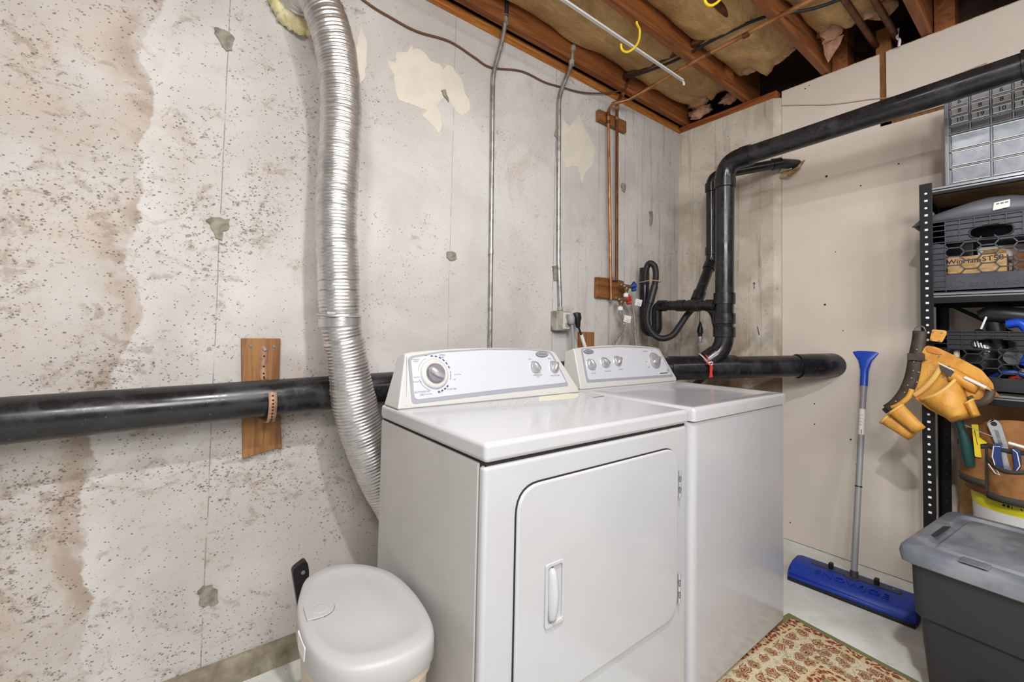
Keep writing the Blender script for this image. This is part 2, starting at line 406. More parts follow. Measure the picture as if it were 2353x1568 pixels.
def resamp(path, n):
    L = [0]
    for a, b in zip(path, path[1:]): L.append(L[-1]+(b-a).length)
    out = []; k = 0
    for i in range(n):
        t = L[-1]*i/(n-1)
        while k < len(L)-2 and L[k+1] < t: k += 1
        out.append(path[k].lerp(path[k+1], (t-L[k])/max(1e-9, L[k+1]-L[k])))
    return out
def rpoly(pts, r, seg=5):
    out = []; n = len(pts)
    rs = r if isinstance(r, (list, tuple)) else [r]*n
    for i in range(n):
        p0, p, p1 = V(pts[i-1]), V(pts[i]), V(pts[(i+1) % n]); rr = rs[i]
        a = p+(p0-p).normalized()*rr; b = p+(p1-p).normalized()*rr
        if rr <= 0: out.append(p); continue
        for k in range(seg+1):
            t = k/seg; out.append(a*(1-t)**2+p*2*t*(1-t)+b*t*t)
    return out
def elbow(pts, r, seg=6):
    """polyline with rounded corners, as a path for tube()"""
    P = [V(p) for p in pts]; out = [P[0]]
    for i in range(1, len(P)-1):
        rr = r if not isinstance(r, (list, tuple)) else r[i-1]
        a = P[i]+(P[i-1]-P[i]).normalized()*rr; b = P[i]+(P[i+1]-P[i]).normalized()*rr
        for k in range(seg+1):
            t = k/seg; out.append(a*(1-t)**2+P[i]*2*t*(1-t)+b*t*t)
    out.append(P[-1]); return out
def text(name, body, size, o, xd, yd, m, parent, ext=.0006, bevel=0, align='CENTER', stretch=1):
    c = bpy.data.curves.new(name, 'FONT'); c.body = body; c.size = size; c.extrude = ext; c.align_x = align; c.align_y = 'CENTER'; c.resolution_u = 2; c.bevel_depth = bevel
    t = bpy.data.objects.new(name, c); COL.objects.link(t)
    me = bpy.data.meshes.new_from_object(t.evaluated_get(bpy.context.evaluated_depsgraph_get()))
    bpy.data.objects.remove(t); bpy.data.curves.remove(c)
    xd = V(xd).normalized(); yd = V(yd); yd = (yd-xd*yd.dot(xd)).normalized(); zd = xd.cross(yd)
    mt = Matrix((xd*stretch, yd, zd)).transposed().to_4x4(); mt.translation = V(o)-(WO[parent] if parent else V((0, 0, 0)))
    me.transform(mt); me.name = name; me.materials.clear(); me.materials.append(M[m])
    ob_ = bpy.data.objects.new(name, me); COL.objects.link(ob_); ob_.parent = parent; WO[ob_] = WO[parent]
    return ob_
def blob(mb, c, r, nz=8, n=12, amp=.15, seed=0):
    c = V(c)
    def fn(u, v):
        a = 2*PI*u; b = PI*(v-.5); d = V((math.cos(b)*math.cos(a), math.cos(b)*math.sin(a), math.sin(b)))
        k = 1+amp*noise.noise(d*1.7+V((seed, seed*2, 0)))
        return c+V((d.x*r[0], d.y*r[1], d.z*r[2]))*k
    return mb.grid(n, nz, fn, True)

# ------------------------------------------------------------------ the setting
ob('floor', MB().box((-3, -3, -.1), (2.46, 1.16, 0)), 'floor', kind='structure', label='pale grey painted concrete basement floor')
wallL = ob('wall_left', MB().box((-3, .96, 0), (2.45, 1.16, 2.548)), 'concA', kind='structure', label='pitted poured concrete wall behind the washer and dryer')
WL = [
 ('cream', [(.141, 2.219), (.177, 2.225), (.181, 2.27), (.226, 2.289), (.242, 2.329), (.25, 2.31), (.284, 2.324), (.302, 2.321), (.333, 2.294), (.377, 2.3), (.397, 2.278), (.409, 2.312), (.442, 2.308), (.484, 2.276), (.506, 2.224), (.535, 2.186), (.536, 2.144), (.495, 2.106), (.468, 2.115), (.427, 2.149), (.401, 2.163), (.37, 2.112), (.391, 2.067), (.392, 2.021), (.383, 1.989), (.348, 2.019), (.298, 2.048), (.322, 2.073), (.267, 2.077), (.198, 2.075), (.18, 2.107), (.173, 2.169), (.144, 2.207)]),
 ('cream', [(1.119, 2.296), (1.173, 2.265), (1.246, 2.359), (1.304, 2.285), (1.379, 2.206), (1.366, 2.106), (1.306, 2.046), (1.275, 1.98), (1.25, 2.06), (1.218, 2.059), (1.151, 2.033), (1.114, 2.108)]),
 ('cream', [(.02, 2.26), (.035, 2.31), (.06, 2.25), (.055, 2.12), (.03, 2.06), (.015, 2.15)]),
 ('tie', [(-.433, 2.097), (-.407, 2.102), (-.385, 2.092), (-.371, 2.085), (-.382, 2.068), (-.378, 2.043), (-.399, 2.031), (-.416, 2.053), (-.429, 2.07)]),
 ('tie', [(-.428, 1.474), (-.395, 1.486), (-.365, 1.478), (-.367, 1.462), (-.383, 1.444), (-.387, 1.411), (-.403, 1.418), (-.414, 1.445)]),
 ('tie', [(-.397, .325), (-.371, .32), (-.353, .298), (-.359, .28), (-.351, .262), (-.378, .259), (-.405, .273), (-.403, .288), (-.408, .307)]),
 ('tie', [(.439, 1.484), (.478, 1.485), (.486, 1.455), (.455, 1.444), (.435, 1.457)]),
 ('tie', [(1.066, 2.213), (1.095, 2.226), (1.099, 2.194), (1.077, 2.174), (1.058, 2.187)]),
 ('tie', [(1.062, 1.487), (1.106, 1.492), (1.11, 1.427), (1.076, 1.412)]),
 ('tie', [(.385, 2.185), (.405, 2.195), (.41, 2.175), (.428, 2.155), (.42, 2.145), (.395, 2.165)]),
 ('tie', [(1.62, 2.06), (1.66, 2.05), (1.65, 2.0), (1.625, 2.01)]),
 ('tie', [(1.905, 1.93), (1.935, 1.94), (1.94, 1.86), (1.915, 1.84)])]
def rough_poly(p, step, amp, seed):
    out = []
    for (a, b), (c, d) in zip(p, p[1:]+p[:1]):
        n = max(1, int(math.hypot(c-a, d-b)/step))
        for k in range(n):
            x, z = a+(c-a)*k/n, b+(d-b)*k/n
            q = noise.noise_vector(V((x*60+seed, z*60, seed)))
            out.append((x+q.x*amp, z+q.y*amp))
    return out
for k, (mm, p) in enumerate(WL):
    t = .0016 if mm == 'cream' else .004
    pts = rough_poly(p, .012 if mm == 'cream' else .005, .006 if mm == 'cream' else .008, k*7.3)
    ob('plaster_patch' if mm == 'cream' else 'mortar_patch', MB().prism([(x, .96-t-(.0004*k), z) for x, z in pts], (0, t+.0004*k+.002, 0)), mm, wallL)
ob('baseboard_left', MB().prism([(-3, .96, 0), (-3, .928, 0), (-3, .936, .06), (-3, .948, .072), (-3, .96, .074)], (5.25, 0, 0)), 'footing', kind='structure', label='rough grey concrete footing ledge along the base of the pitted wall')
ob('wall_far', MB().prism([(2.25, .96, 0), (2.25, .353, 0), (2.2825, .322, 0), (2.45, .322, 0), (2.45, .96, 0)], (0, 0, 2.548)), 'concB', kind='structure', label='short stained concrete return wall in the corner behind the drain stack')
m = MB().box((2.2825, -3, 0.004), (2.295, .32, 2.209)).box((2.2825, -.130, 2.209), (2.295, .32, 2.585))
wallR = ob('wall_right', m, 'drywall', kind='structure', label='beige painted drywall with a notch cut at the top')
ob('drywall_panel', MB().box((2.2825, -3, 2.228), (2.295, -.156, 2.585)), 'drywall', wallR)
m = MB()
for y, z, r in ((.10, 2.02, .007), (-.05, 1.93, .004), (.06, 1.60, .003), (.11, 1.32, .006), (.0, .62, .005), (.2, 2.55, .004), (.18, 2.56, .003), (.16, .78, .004), (.16, .67, .004), (.03, 1.18, .003), (.28, .1, .004), (-.02, .5, .002), (-.2, 2.0, .004)):
    m.lathe([(r, 0), (r*.8, .0012)], (2.2825, y, z), (-1, .2, .1), 7)
ob('wall_scuff', m, 'gap', wallR, kind='stuff')
m = MB()
for y0, y1 in ((.32, -.13), (-.156, -3)): m.box((2.2818, y0, 2.583), (2.2955, y1, 2.5865))
m.box((2.2835, -.1305, 2.2285), (2.2945, -.1295, 2.583)).box((2.2835, -3, 2.2085), (2.2945, -.13, 2.2105))
ob('drywall_edge', m, 'dryedge', wallR)
for y, z1 in ((-.143, 2.72), (.25, 2.5), (-.56, 2.5)):
    ob('stud', MB().box((2.297, y-.03, 0), (2.385, y+.03, z1)), 'studw', wallR)
ob('wall_stud_plate', MB().box((2.297, -3, 2.18), (2.335, -.13, 2.25)), 'studw', wallR)
ob('wall_outer', MB().box((2.45, -3, 0), (2.5, 1.16, 2.83)), 'deck', kind='structure', label='dark rim boards behind the top of the drywall')
ob('wall_outer_left', MB().box((-3, 1.06, 2.548), (2.45, 1.16, 2.83)), 'deck', kind='structure', label='dark rim board above the sill of the pitted wall')
ob('trim_1', MB().box((-3, .955, 2.548), (2.25, 1.06, 2.574)).box((-3, .963, 2.574), (2.25, 1.06, 2.604)), 'sill', kind='structure', bevel=.002, label='orange-brown timber sill plates on top of the pitted wall')
ob('trim_2', MB().box((2.246, .335, 2.548), (2.36, .96, 2.588)), 'sillY', kind='structure', bevel=.002, label='reddish brown timber sill on the short corner wall')
ceil = ob('ceiling', MB().box((-3, -3, 2.83), (2.5, 1.16, 2.86)), 'deck', kind='structure', label='dark underside of the floor above, carried on timber joists')
JY = [.895-.4067*k for k in range(9)]
for y in JY:
    ob('joist', MB().box((-3, y, 2.59), (2.45 if y < .3 else 2.40, y+.038, 2.83)), 'joist', ceil, bevel=.002)
for y in (JY[2]+.038, JY[3]+.038):   # blocking between joist ends above the drywall
    ob('blocking', MB().box((2.30, y-.038-.075, 2.59), (2.42, y-.038-.005, 2.83)), 'joist', ceil)
ob('nailer', MB().box((1.93, JY[1]-.022, 2.60), (2.0, JY[1], 2.68)), 'joist', ceil)
for k, (x1, lab) in enumerate(((2.20, 'wrinkled tan kraft-faced batt nearest the pitted wall'), (2.06, 'sagging tan kraft-faced batt above the bent yellow hook'), (2.06, 'tan kraft-faced batt with a torn end, above the black overhead pipe'), (1.9, 'tan kraft-faced batt farthest from the pitted wall'))):
    ya, yb = JY[k+1]+.04, JY[k]-.002
    x0 = -1.6
    def fn(u, v, k=k, x1=x1, ya=ya, yb=yb):
        ee = 0.05*noise.noise(V((v*4, k*3.1, 0)))+(.06*math.sin(PI*v) if k == 1 else 0)
        x = x0+(x1+ee-x0)*u; y = ya+(yb-ya)*v; e = math.sin(PI*v)**.6
        p = V((x*3.2, y*9, k*5.1))
        z = 2.705-.055*e+.022*noise.noise(p)+.012*noise.noise(p*2.7)
        if k == 1: z -= .03*max(0, 1-((x-1.8)/.35)**2)*e
        if u > .96: z += (u-.96)/.04*.07*(.4+noise.noise(V((v*6, k, 2))))
        return V((x, y, min(z, 2.80)))
    b = ob('insulation_batt', MB().grid(110, 18, fn), 'kraft', smooth=60, solid=.012, label=lab, cat='insulation', group='insulation batts between the joists')
    mb = MB(); random.seed(k)
    for q in range(3):
        blob(mb, (x1+random.uniform(-.03, .03), ya+(yb-ya)*(.72 if k == 0 else .2+.3*q)+random.uniform(-.03, .03), 2.70), (.05, .06, .045), amp=.5, seed=q+k*3)
    if k == 0: blob(mb, (2.225, .80, 2.628), (.03, .075, .035), amp=.6, seed=9); blob(mb, (2.22, .60, 2.635), (.03, .05, .03), amp=.6, seed=11)
    ob('fibreglass_tuft', mb, 'pink', b, smooth=60)

# ------------------------------------------------------------------ plumbing: one glued run of black pipe
dp = thing('drain_plumbing', 'black plastic drain piping with a tall stack, overhead run and wall runs', 'drain pipe', (1.77, .405, .86))
A0 = V((-3, .85, .851)); A1 = V((1.236, .85, .945)); E0 = V((2.16, .13, .992)); E1 = V((2.31, .075, .996))
ob('main_pipe', MB().tube(elbow([A0, A1, E0, E1], [.06, .09], 8), .057, 24), 'pipe', dp, smooth=50)
def hub(mb, p, d, r, l, n=24):
    d = V(d).normalized(); mb.lathe([(r-.006, -l/2), (r, -l/2+.002), (r, l/2-.002), (r-.006, l/2)], p, d, n)
dd = (E0-A1).normalized()
m = MB()
J = V((1.70, .49, .971))
hub(m, J-dd*.14, dd, .063, .05); hub(m, J, dd, .0625, .27); hub(m, J+dd*.15, dd, .063, .06)
ob('wye_fitting', m, 'pipe', dp, smooth=50)
hubs('coupling', [(E0-dd*.045, dd, .0635, .075)], 'pipe', dp, 24)
m = MB().tube(elbow([E0-dd*.02, E0+dd*.035, E1+V((.01, -.004, 0))], .03, 6), .064, 24)
ob('pipe_elbow', m, 'pipe', dp, smooth=50)
hubs('coupling', [((-.0, .85, .906), (1, 0, .02), .0605, .06)], 'pipe', dp, 24)
S0 = V((1.778, .405, 1.13)); S1 = V((1.766, .398, 2.05))
ob('stack_pipe', MB().tube([S0, S1-V((0, 0, .09))], .045, 24), 'pipe', dp, smooth=50)
ob('pipe_elbow', MB().tube(elbow([S1-V((0, 0, .12)), S1, S1+V((0, -.12, .004))], .085, 10), .049, 24), 'pipe', dp, smooth=50)
hubs('coupling', [(S1-V((0, 0, .11)), (0, 0, 1), .052, .05), (S1+V((0, -.11, .003)), (0, 1, 0), .052, .05)], 'pipe', dp, 24)
O0 = V((1.766, .30, 2.053)); O1 = V((1.766, -.625, 2.083)); O2 = V((1.766, -2.6, 2.14))
ob('overhead_pipe', MB().tube([O0, O1, O2], .045, 24), 'pipe', dp, smooth=50)
hubs('coupling', [(O1+V((0, -.04, .001)), (0, 1, -.03), .053, .09)], 'pipe', dp, 24)
low = [S0+V((0, 0, .02)), S0-V((0, 0, .06)), J+V((0, 0, .01))]
ob('stack_offset', MB().tube(elbow(low, .07, 10), .046, 24), 'pipe', dp, smooth=50)
dl = (low[2]-low[1]).normalized()
hubs('coupling', [(S0+V((0, 0, .205)), (0, 0, 1), .053, .06), (S0+V((0, 0, .10)), (0, 0, 1), .054, .055), (S0+V((0, 0, .03)), (0, 0, 1), .054, .055), (low[1]+dl*.075, dl, .053, .06)], 'pipe', dp, 24)
ob('cement_ring', MB().tube([low[1]+dl*.115+(V((0, 0, 1)).cross(dl).normalized()*math.cos(a)+dl.cross(V((0, 0, 1)).cross(dl).normalized())*math.sin(a))*.053 for a in [2*PI*k/24 for k in range(24)]], .004, 6, closed=True), 'cap', dp, smooth=60)
# branch to the standpipe trap
B0 = V((1.78, .818, 1.312)); B1 = V((1.78, .445, 1.30))
ob('branch_pipe', MB().tube([B0+V((0, -.03, 0)), B1], .028, 18), 'pipe', dp, smooth=50)
bd = (B1-B0).normalized()
hubs('coupling', [(B0+bd*t, bd, .033, l) for t, l in ((.045, .05), (.165, .05), (.245, .07), (.34, .05))], 'pipe', dp, 18)
ob('trap_bend', MB().tube(elbow([(1.756, .881, 1.26), (1.766, .879, 1.155), (1.788, .812, 1.155), (1.786, .816, 1.312), B0+V((0, -.06, 0))], [.04, .036, .04], 8), .030, 18), 'pipe', dp, smooth=50)
ob('standpipe', MB().tube([(1.752, .88, 1.542), (1.757, .881, 1.24)], .029, 18), 'pipe', dp, smooth=50)
T0 = V((1.79, .575, 1.305)); T1 = V((1.93, .556, 1.565)); T2 = V((1.917, .553, 2.06)); T3 = V((2.20, .30, 2.13))
ob('vent_pipe', MB().tube(elbow([T0, T1, T2, T3, T3+V((.1, -.06, .0))], [.05, .06, .04], 8), .0275, 18), 'pipe', dp, smooth=50)
d1 = (T1-T0).normalized()
hubs('coupling', [(T0+d1*.06, d1, .034, .06), (T1-d1*.03, d1, .033, .05), (T1+V((0, 0, .06)), (0, 0, 1), .033, .05), (T2-V((0, 0, .07)), (0, 0, 1), .033, .05), (T3+(T3-T2).normalized()*-.02, T3-T2, .033, .05)], 'pipe', dp, 18)
# torn drywall flap around the vent hole
ob('drywall_flap', MB().prism([(2.27, .33, 2.07), (2.25, .27, 2.05), (2.255, .22, 2.09), (2.275, .20, 2.14), (2.279, .26, 2.12), (2.279, .31, 2.11)], (.006, 0, 0)), 'dryedge', wallR)
ob('foam_scrap', MB().prism([(2.262, .325, 2.10), (2.252, .29, 2.155), (2.25, .255, 2.10)], (.008, .003, 0)), 'cream', wallR)

def corr(path, r, amp, pitch, n, per=4):
    L = sum((b-a).length for a, b in zip(path, path[1:])); k = int(L/pitch)*per+1
    P = resamp(path, k)
    return MB().tube(P, lambda i: r+amp*(.5-.5*math.cos(2*PI*(i % per)/per)) if not callable(r) else r(i/k)+amp*(.5-.5*math.cos(2*PI*(i % per)/per)), n)
hp = [(1.752, .878, 1.40), (1.735, .862, 1.50), (1.73, .846, 1.545), (1.724, .822, 1.562), (1.73, .795, 1.542), (1.73, .785, 1.49), (1.722, .788, 1.423), (1.698, .795, 1.345), (1.674, .80, 1.273), (1.668, .797, 1.21), (1.686, .778, 1.15), (1.724, .743, 1.118), (1.768, .70, 1.137), (1.812, .678, 1.196), (1.862, .66, 1.263), (1.918, .648, 1.305), (1.954, .619, 1.316), (1.98, .588, 1.287), (1.995, .567, 1.221), (1.995, .548, 1.0), (1.80, .70, .75), (1.5, .68, .6)]
dh = thing('washer_drain_hose', 'black ribbed drain hose looped over the standpipe behind the washer', 'hose', (1.72, .74, 1.11))
ob('hose_tube', corr(cat(hp, 10), .0165, .0022, .008, 12), 'hoseblk', dh, smooth=60)
ob('hose_cuff', MB().tube(cat([(1.7225, .788, 1.425), (1.70, .795, 1.35), (1.69, .798, 1.32)], 4), .021, 14), 'hoseblk', dh, smooth=50)
ob('cable_tie', MB().tube(cat([(1.70, .85, 1.452), (1.70, .80, 1.456), (1.725, .762, 1.452), (1.757, .775, 1.45), (1.78, .84, 1.45), (1.765, .908, 1.45), (1.72, .90, 1.45)], 5, True), .0025, 6, closed=True), 'cablep', dh, smooth=60)
sw = thing('hanging_float_switch', 'small black and steel switch dangling on a wire behind the drain stack', 'switch', (1.975, .646, 1.12))
ob('wire', MB().tube(cat([(1.86, .592, 1.33), (1.93, .64, 1.30), (1.97, .647, 1.285), (1.972, .648, 1.215)], 5), .0018, 6), 'cableb', sw)
ob('switch_body', MB().lathe([(.004, .10), (.009, .085), (.016, .06), (.017, .035), (.012, .03), (.012, .0)], (1.974, .646, 1.12), (0, 0, 1), 12), 'blackp', sw, smooth=40)
ob('metal_tip', MB().lathe([(.008, 0), (.012, .004), (.012, .018), (.018, .02), (.018, .034)], (1.975, .646, 1.10), (0, 0, 1), 10), 'chrome', sw, smooth=40)
rt = thing('red_valve_tag', 'red wire tie tag hanging on the black pipe joint', 'tag', (1.665, .415, .925))
ob('tag_wire', MB().tube(cat([(1.66, .44, 1.04), (1.655, .425, 1.02), (1.664, .416, .985), (1.648, .425, 1.0), (1.64, .44, 1.02)], 5), .003, 6), 'red', rt)
ob('tag_strip', MB().prism([(1.66, .42, .99), (1.676, .41, .985), (1.67, .412, .955), (1.675, .41, .93), (1.655, .42, .925), (1.66, .418, .955)], (.003, .004, 0)), 'red', rt, bevel=.001)
ob('tag_knot', MB().tube(cat([(1.655, .424, 1.0), (1.666, .412, 1.006), (1.674, .414, .995), (1.662, .42, .99)], 4, True), .004, 6, closed=True), 'cap', rt)
st = thing('pipe_strap', 'rusty perforated metal strap holding the black pipe against a board', 'strap', (-.25, .8, .83))
pth = [(-.255, .939, 1.073), (-.255, .938, .985), (-.253, .925, .962), (-.252, .88, .965), (-.25, .82, .955), (-.249, .788, .915), (-.249, .787, .885), (-.249, .80, .855), (-.249, .83, .838), (-.249, .90, .835), (-.25, .938, .835)]
P = cat(pth, 6); m = MB()
m.grid(2, len(P), lambda u, v: P[round(v*(len(P)-1))]+V(((u-.5)*.023, 0, 0)))
ob('strap_band', m, 'strap', st, solid=.0022, smooth=60)
m = MB()
for p, q in zip(P[2:-8:2], P[3:-7:2]):
    t = (q-p).normalized(); nrm = V((1, 0, 0)).cross(t)
    if nrm.y > 0: nrm = -nrm
    m.lathe([(.0036, 0), (.0034, .0018)], (p+q)/2, nrm, 8)
ob('strap_hole', m, 'gap', st, kind='stuff')
ob('strap_screw', MB().lathe([(.006, 0), (.005, .004)], (-.255, .936, 1.062), (0, -1, 0), 8), 'rivet', st)

# boards and blocks fixed to the wall
bd_ = thing('mounting_board', 'tall weathered wooden board behind the strapped black pipe', 'board', (-.255, .95, .71))
m = MB().prism(rpoly([(-.322, .939, 1.098), (-.208, .939, 1.098), (-.206, .939, .93), (-.19, .939, .722), (-.203, .939, .728), (-.304, .939, .709)], .002), (0, .021, 0))
ob('board', m, 'woodz', bd_, bevel=.002)
for x, z in ((-.295, 1.075), (-.228, 1.072)): ob('nail_head', MB().lathe([(.006, 0), (.005, .003)], (x, .939, z), (0, -1, 0), 8), 'chromed', bd_)
ob('wood_block', MB().prism([(1.383, .932, 2.425), (1.632, .932, 2.43), (1.632, .932, 2.36), (1.383, .932, 2.36)], (0, .028, 0)), 'woodx', bevel=.003, label='narrow wooden block carrying the copper pipes just under the sill', cat='block')
ob('wood_block', MB().prism([(1.39, .935, 1.46), (1.56, .935, 1.462), (1.628, .935, 1.455), (1.64, .935, 1.345), (1.39, .935, 1.342)], (0, .025, 0)), 'woodx', bevel=.003, label='square wooden block behind the red and blue water valves', cat='block')
ob('wood_block', MB().box((1.262, .935, 1.0), (1.372, .96, 1.146)), 'woodz', bevel=.003, label='small wooden block on the wall just above the washer console', cat='block')

# copper supply
hot = thing('hot_supply_pipe', 'copper water pipe with the red-handled valve, running up and along the joists', 'water pipe', (1.46, .92, 1.30))
ob('riser', MB().tube(elbow([(1.487, .915, 1.335), (1.44, .915, 2.43), (1.47, .90, 2.475)], .03), .0085, 12), 'copper', hot, smooth=50)
ob('overhead_run', MB().tube([(1.47, .91, 2.475), (1.56, .86, 2.51), (1.56, .44, 2.542), (1.56, -.06, 2.552), (1.56, -1.8, 2.56)], .0105, 12), 'copper', hot, smooth=80)
hubs('soldered_joint', [((1.441, .915, 2.405), (0, 0, 1), .0115, .025), ((1.443, .915, 2.36), (0, 0, 1), .0115, .02)]+[((1.56, t, 2.543 if t > 0 else 2.553), (0, 1, 0), .0125, .03) for t in (.38, .2, -.1, -.2)], 'copperd', hot, 12)
def valve(root, p, handle, hx):
    p = V(p)
    ob('valve_body', MB().tube(elbow([p+V((-.04, .01, .01)), p+V((-.03, 0, 0)), p+V((.035, -.01, 0))], .012), lambda i: .0115+.003*math.sin(i*1.3), 12).lathe([(.013, 0), (.016, -.004), (.016, -.02), (.011, -.024), (.011, -.034)], p, (0, 0, 1), 8), 'brass', root, smooth=50)
    a = V((1, -.35, .02)).normalized(); c = p+a*.052
    e1 = V((0, 0, 1)); e2 = a.cross(e1).normalized()
    m = MB(); pts = []
    for k in range(40):
        t = 2*PI*k/40; r = .024+.0035*math.cos(5*t); pts.append(c+(e1*math.cos(t)+e2*math.sin(t))*r)
    m.tube(pts, .0048, 8, closed=True)
    for k in range(5):
        t = 2*PI*k/5; m.tube([c, c+(e1*math.cos(t)+e2*math.sin(t))*.026], .0038, 6)
    m.lathe([(.007, -.018), (.008, .004), (.004, .007)], c, a, 10)
    ob('valve_handle', m, handle, root, smooth=60)
valve(hot, (1.525, .875, 1.335), 'redh', 0)
cold = thing('cold_supply_pipe', 'copper water pipe with the blue-handled valve beside the red one', 'water pipe', (1.53, .92, 1.38))
ob('riser', MB().tube(elbow([(1.535, .915, 1.45), (1.518, .915, 2.50), (1.56, .90, 2.57), (1.60, .88, 2.70)], [.03, .03]), .009, 12), 'copperd', cold, smooth=50)
hubs('soldered_joint', [((1.519, .915, 2.47), (0, 0, 1), .012, .03), ((1.52, .915, 2.405), (0, 0, 1), .0115, .02), ((1.552, .902, 2.555), (.5, 0, 1), .012, .02)], 'copper', cold, 12)
ob('pipe_clip', MB().box((1.49, .918, 1.448), (1.545, .95, 1.47)), 'galv', cold, bevel=.002)
valve(cold, (1.571, .875, 1.415), 'blueh', 0)
for nm, pts, tp, lab in (('hot', [(1.523, .877, 1.30), (1.523, .877, 1.262), (1.548, .87, 1.20), (1.52, .86, 1.165), (1.47, .85, 1.12), (1.41, .84, 1.055), (1.38, .80, .95), (1.36, .70, .85), (1.3, .64, .8)], (1.552, .857, 1.222), 'braided steel water hose curving left from the red valve'),
                         ('cold', [(1.571, .875, 1.38), (1.571, .875, 1.355), (1.60, .865, 1.335), (1.618, .86, 1.30), (1.635, .86, 1.21), (1.655, .86, 1.07), (1.66, .80, .93), (1.45, .70, .85), (1.40, .64, .8)], (1.647, .852, 1.322), 'braided steel water hose running straight down below the blue valve')):
    h = thing('supply_hose', lab, 'hose', pts[3], 'washer supply hoses')
    ob('hose_line', MB().tube(cat(pts, 6), .0085, 10), 'braid', h, smooth=60)
    ob('hose_nut', MB().lathe([(.013, 0), (.0155, .004), (.0155, .017), (.013, .022)], V(pts[0])-V((0, 0, .027)), (0, 0, 1), 8), 'white', h, smooth=30)
    t = V(tp); ob('paper_tag', MB().prism([t+V((-.025, 0, -.012)), t+V((.018, -.012, -.02)), t+V((.03, -.014, .018)), t+V((-.016, -.002, .026))], (.001, .002, 0)), 'white', h)
    for q in range(3): ob('tag_print', MB().bar(t+V((-.01+.004*q, -.0045, -.006+.009*q)), t+V((.014+.004*q, -.011, -.011+.009*q)), (0, .001, 0), (0, 0, .0018)), 'ink', h)

# electrical
c1 = thing('electrical_conduit', 'slim bent metal conduit rising behind the middle of the dryer', 'conduit', (.665, .945, .9))
ob('conduit_tube', MB().tube(elbow([(.672, .947, .80), (.662, .947, 1.517), (.65, .947, 2.35), (.683, .915, 2.53), (.683, .90, 2.62)], [.02, .05, .05], 5), .0105, 12), 'galv', c1, smooth=50)
hubs('conduit_fitting', [((.684, .90, 2.60), (0, 0, 1), .0135, .03), ((.662, .947, 1.51), (0, 0, 1), .0125, .03), ((.684, .90, 2.625), (0, 0, 1), .0145, .008)], 'galv', c1, 12)
ob('cable_whip', MB().tube([(.684, .90, 2.62), (.682, .89, 2.72), (.68, .885, 2.82)], .0115, 10), 'cableb', c1, smooth=60)
c2_ = thing('electrical_conduit', 'slim grey conduit dropping to the outlet box between dryer and washer', 'conduit', (1.1, .945, 1.25))
ob('conduit_tube', MB().tube(elbow([(1.115, .945, 1.25), (1.097, .947, 1.517), (1.08, .947, 2.40), (1.125, .905, 2.56), (1.128, .89, 2.70)], [.02, .05, .05], 5), .0115, 12), 'galv', c2_, smooth=50)
hubs('conduit_fitting', [((1.1255, .903, 2.575), (0, .02, 1), .0145, .03), ((1.1275, .895, 2.65), (0, 0, 1), .0145, .03), ((1.114, .945, 1.265), (0, 0, 1), .015, .02)], 'boxgrey', c2_, 12)
ox = thing('outlet_box', 'grey metal outlet box on the wall between dryer and washer', 'outlet', (1.105, .94, 1.14))
ob('box_body', MB().box((1.058, .91, 1.148), (1.155, .96, 1.252)), 'boxgrey', ox, bevel=.006)
ob('face_plate', MB().box((1.10, .905, 1.158), (1.15, .911, 1.245)), 'plugw', ox, bevel=.003)
for x, z in ((1.125, 1.225), (1.125, 1.18)): ob('socket', MB().lathe([(.013, 0), (.012, .003)], (x, .905, z), (0, -1, 0), 14), 'boxgrey', ox, smooth=40)
pg = thing('power_cord', 'grey plug and cord in the outlet box, dropping straight down', 'cord', (1.14, .885, .9))
ob('plug', MB().lathe([(.010, -.024), (.018, -.018), (.020, .012), (.016, .026), (.014, .03)], (1.135, .885, 1.205), (0, .1, 1), 14), 'pluggrey', pg, smooth=50)
ob('cord', MB().tube(cat([(1.137, .883, 1.19), (1.143, .882, 1.15), (1.15, .88, 1.06), (1.152, .86, .9), (1.14, .72, .7)], 5), .0075, 10), 'pluggrey', pg, smooth=60)
pk = thing('power_cord', 'black plug with a white cord beside the outlet box', 'cord', (1.19, .88, .9))
ob('plug', MB().lathe([(.009, -.05), (.012, -.04), (.016, -.02), (.024, .0), (.024, .025), (.014, .032)], (1.183, .89, 1.215), (-.08, .15, 1), 14), 'blackp', pk, smooth=50)
ob('cord', MB().tube(cat([(1.188, .882, 1.17), (1.196, .88, 1.15), (1.212, .876, 1.11)], 5), .0055, 10), 'blackp', pk, smooth=60)
ob('white_sleeve', MB().tube(cat([(1.205, .878, 1.13), (1.222, .874, 1.085), (1.236, .87, 1.045), (1.24, .82, .9)], 5), .0095, 10), 'white', pk, smooth=60)
ob('wall_cable', MB().tube(cat([(-.12, .952, 2.47), (.042, .952, 2.412), (.149, .952, 2.396), (.263, .952, 2.39), (.418, .952, 2.414), (.55, .952, 2.395), (.641, .952, 2.385), (.825, .952, 2.438), (.98, .952, 2.44), (1.094, .952, 2.457), (1.262, .948, 2.484), (1.45, .94, 2.545), (1.6, .92, 2.61)], 6), .0042, 8), 'cable', smooth=60, label='thin brown cable draped along the pitted wall under the sill', cat='cable')
ob('phone_wire', MB().tube(cat([(2.278, .318, 2.499), (2.278, .198, 2.454), (2.278, .074, 2.406), (2.278, -.094, 2.365), (2.278, -.163, 2.345), (2.278, -.245, 2.336), (2.278, -.5, 2.36)], 6), .0022, 6), 'cablep', smooth=60, label='thin pale wire sagging across the beige drywall', cat='cable')

